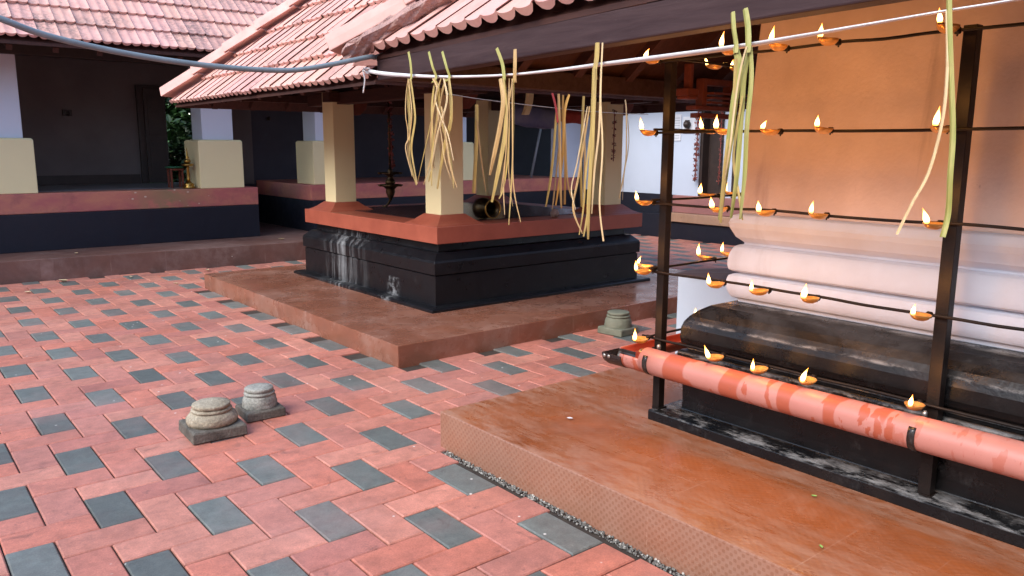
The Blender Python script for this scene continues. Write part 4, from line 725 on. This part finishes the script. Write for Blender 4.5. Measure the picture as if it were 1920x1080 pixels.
m = MB(); m.lathe((5.20, 5.72, .867), [(0, 0), (.03, 0), (.042, .02), (.045, .045), (.03, .065), (.026, .072), (.034, .08), (.03, .08), (.022, .07), (0, .06)], 18); m.build('body', MAT['clay'], cp)
# rolled cloths slung under the far side of the pavilion roof
m = MB(); m.lathe((5.17, 6.3, 1.865), [(0, 0), (.10, .01), (.12, .15), (.112, .3), (.124, .42), (.10, .52), (0, .54)], 18, (1, 0, -.06), jit=.08); tag(m.build('tarpaulin_roll', MAT['blue']), 'dark blue rolled tarpaulin slung under the pavilion roof', 'tarpaulin')
m = MB(); m.lathe((5.75, 6.3, 1.875), [(0, 0), (.05, .02), (.08, .10), (.065, .2), (.08, .30), (.05, .36), (0, .38)], 12, (1, -.2, -.05), jit=.2); tag(m.build('red_cloth', MAT['redcloth']), 'crumpled red cloth bundle under the pavilion roof, right of the blue roll', 'cloth')
m = MB(); R = []
for i in range(9):
    t = i / 8; R.append([(4.836 - .055 * t ** 2.2 + o, 5.66, 2.045 - (2.045 - 1.83) * t) for o in (-.034, .034)] + [(4.836 - .055 * t ** 2.2 + o, 5.70, 2.045 - (2.045 - 1.83) * t) for o in (.034, -.034)])
m.rings(R); tag(m.build('curved_bracket', MAT['cream'], None, .006), 'pale curved wooden bracket in front of the blue roll under the pavilion roof', 'bracket')
# ------------------------------------------------------------------ greenery through the doorway, litter
def bush(label, cx, cy, r, h, n, z0=0.0):
    t = thing('shrub', label, 'shrub', (cx, cy, z0))
    m = MB(); P = []
    for k in range(9):
        a = rnd.uniform(0, 2 * PI); P.append(Vector((cx + math.cos(a) * r * .5, cy + math.sin(a) * r * .5, z0 + h * rnd.uniform(.6, .95)))); m.tube(smoothpts([(cx, cy, z0), (cx + math.cos(a) * r * .15, cy + math.sin(a) * r * .15, z0 + h * .35), P[-1]], 4), .018, 5)
    m.build('stem', MAT['trunk'], t); m = MB()
    cl = [(Vector((cx + rnd.gauss(0, r * .45), cy + rnd.gauss(0, r * .45), z0 + h * rnd.uniform(.08, 1))), rnd.uniform(.5, 1.5)) for _ in range(60)]
    for i in range(n):
        c, tn = rnd.choice(cl); p = c + Vector((rnd.gauss(0, .13), rnd.gauss(0, .13), rnd.gauss(0, .11))); L = rnd.uniform(.09, .2); w = L * .36
        d = Vector((rnd.uniform(-1, 1), rnd.uniform(-1, 1), rnd.uniform(-.7, .5))).normalized(); sd = d.cross(Vector((rnd.uniform(-.4, .4), rnd.uniform(-.4, .4), 1))).normalized()
        up = sd.cross(d); m.add([p, p + d * L * .4 + sd * w + up * .01, p + d * L, p + d * L * .4 - sd * w + up * .01], [(0, 1, 2), (0, 2, 3)], False, tn * rnd.uniform(.7, 1.2))
    m.build('foliage', MAT['leaf'], t)
bush('dense dark green shrub seen through the veranda doorway', 5.0, 16.4, .9, 3.2, 9000)
bush('taller green shrub further back, seen at the top of the veranda doorway', 6.3, 18.4, 1.5, 5.0, 11000)
bush('low leafy shrub at the foot of the veranda doorway', 4.5, 15.5, .5, 1.5, 2500)
sp = thing('side_stool', 'little red-brown stool with a green leaf plate behind the brass standing lamp', 'stool', (3.40, 11.62, .96))
m = MB(); m.box(3.32, 3.50, 11.55, 11.72, 1.20, 1.225); m.build('seat', MAT['wood_red'], sp, .003)
for dx, dy in ((3.335, 11.565), (3.485, 11.565), (3.335, 11.705), (3.485, 11.705)):
    m = MB(); m.box(dx - .012, dx + .012, dy - .012, dy + .012, .962, 1.20); m.build('leg', MAT['wood_red'], sp)
m = MB(); m.lathe((3.40, 11.63, 1.226), [(0, 0), (.10, .003), (.13, .02), (.10, .028), (0, .03)], 14); m.build('leaf_plate', plain('green_plate', (.02, .16, .07), (.015, .10, .045), 10, .4), sp)
LL = ['pale curled leaf on the paving at the far left', 'largest tan dry leaf on the paving by the veranda step', 'dry leaf lying on the veranda step at the left', 'small tan leaf on the paving under the veranda step, middle', 'brown leaf near the far corner of the pavilion terrace', 'tiny leaf lying left of the pavilion terrace', 'pale dry leaf on the veranda step near the dark passage']
LL += ['tiny green leaf scrap on the shrine terrace, nearest its front edge', 'tiny green leaf scrap on the shrine terrace near the thick post', 'white scrap of petal on the shrine terrace left of the slim post']
for (x, y, z, s), lab in zip([(1.23, 9.58, .004, .075), (1.66, 10.14, .004, .13), (1.9, 10.6, .254, .08), (2.34, 9.99, .004, .07), (3.22, 9.95, .004, .09), (2.62, 9.2, .004, .06), (4.45, 10.55, .254, .10), (2.40, 1.27, .196, .022), (2.75, 1.50, .196, .022), (2.62, 2.75, .196, .03)], LL):
    m = MB(); a = rnd.uniform(0, 6); d = Vector((math.cos(a), math.sin(a), 0)); e = Vector((-d.y, d.x, 0)); c = Vector((x, y, z)); R = []
    for i in range(7):
        t = i / 6; w = s * .28 * math.sin(PI * (.05 + .9 * t)); zz = .004 + .25 * s * (t - .5) ** 2 * 2; p = c + d * (s * (t - .5)) + Vector((0, 0, zz)); R.append([p - e * w + Vector((0, 0, w * .5)), p, p + e * w + Vector((0, 0, w * .6)), p - Vector((0, 0, .0015))])
    m.rings(R); tag(m.build('fallen_leaf', MAT['green_scrap' if 'green' in lab else 'paper' if 'petal' in lab else 'dryleaf']), lab, 'fallen leaf', 'fallen leaves')
# ------------------------------------------------------------------ light, world, camera
w = bpy.data.worlds.new('World'); S.world = w; w.use_nodes = True; nt = w.node_tree
sk = nt.nodes.new('ShaderNodeTexSky'); sk.sky_type = 'NISHITA'; sk.sun_disc = False; sk.sun_elevation = math.radians(SUN_EL); sk.sun_rotation = math.radians(SUN_AZ)
sk.air_density = 1.0; sk.dust_density = 1.0; sk.ozone_density = 1.0
bg = nt.nodes['Background']; bg.inputs['Strength'].default_value = SKY; nt.links.new(sk.outputs[0], bg.inputs[0])
sd = bpy.data.lights.new('sun', 'SUN'); sd.energy = SUN; sd.angle = math.radians(40); sd.color = (1, .96, .9); so = bpy.data.objects.new('sun', sd); COL.objects.link(so)
az, el = math.radians(SUN_AZ), math.radians(SUN_EL); dirv = Vector((math.sin(az) * math.cos(el), math.cos(az) * math.cos(el), math.sin(el)))
so.rotation_euler = dirv.to_track_quat('Z', 'Y').to_euler(); so.location = (0, 0, 12)
cd = bpy.data.cameras.new('camera'); co = bpy.data.objects.new('camera', cd); COL.objects.link(co)
Rm = CAM['cam']; mw = Matrix(((Rm[0][0], -Rm[1][0], -Rm[2][0], 0), (Rm[0][1], -Rm[1][1], -Rm[2][1], 0), (Rm[0][2], -Rm[1][2], -Rm[2][2], CAM['H']), (0, 0, 0, 1)))
co.matrix_world = mw; cd.sensor_width = 36; cd.lens = CAM['f'] / 1920 * 36; cd.clip_end = 500; cd.clip_start = .05; S.camera = co
S.view_settings.view_transform = 'Standard'; S.view_settings.look = 'None'; S.view_settings.exposure = EXPO; S.view_settings.gamma = 1.0
S.cycles.use_light_tree = True; S.cycles.max_bounces = 8; S.cycles.diffuse_bounces = 4; S.cycles.sample_clamp_indirect = 4.0; S.cycles.use_denoising = True
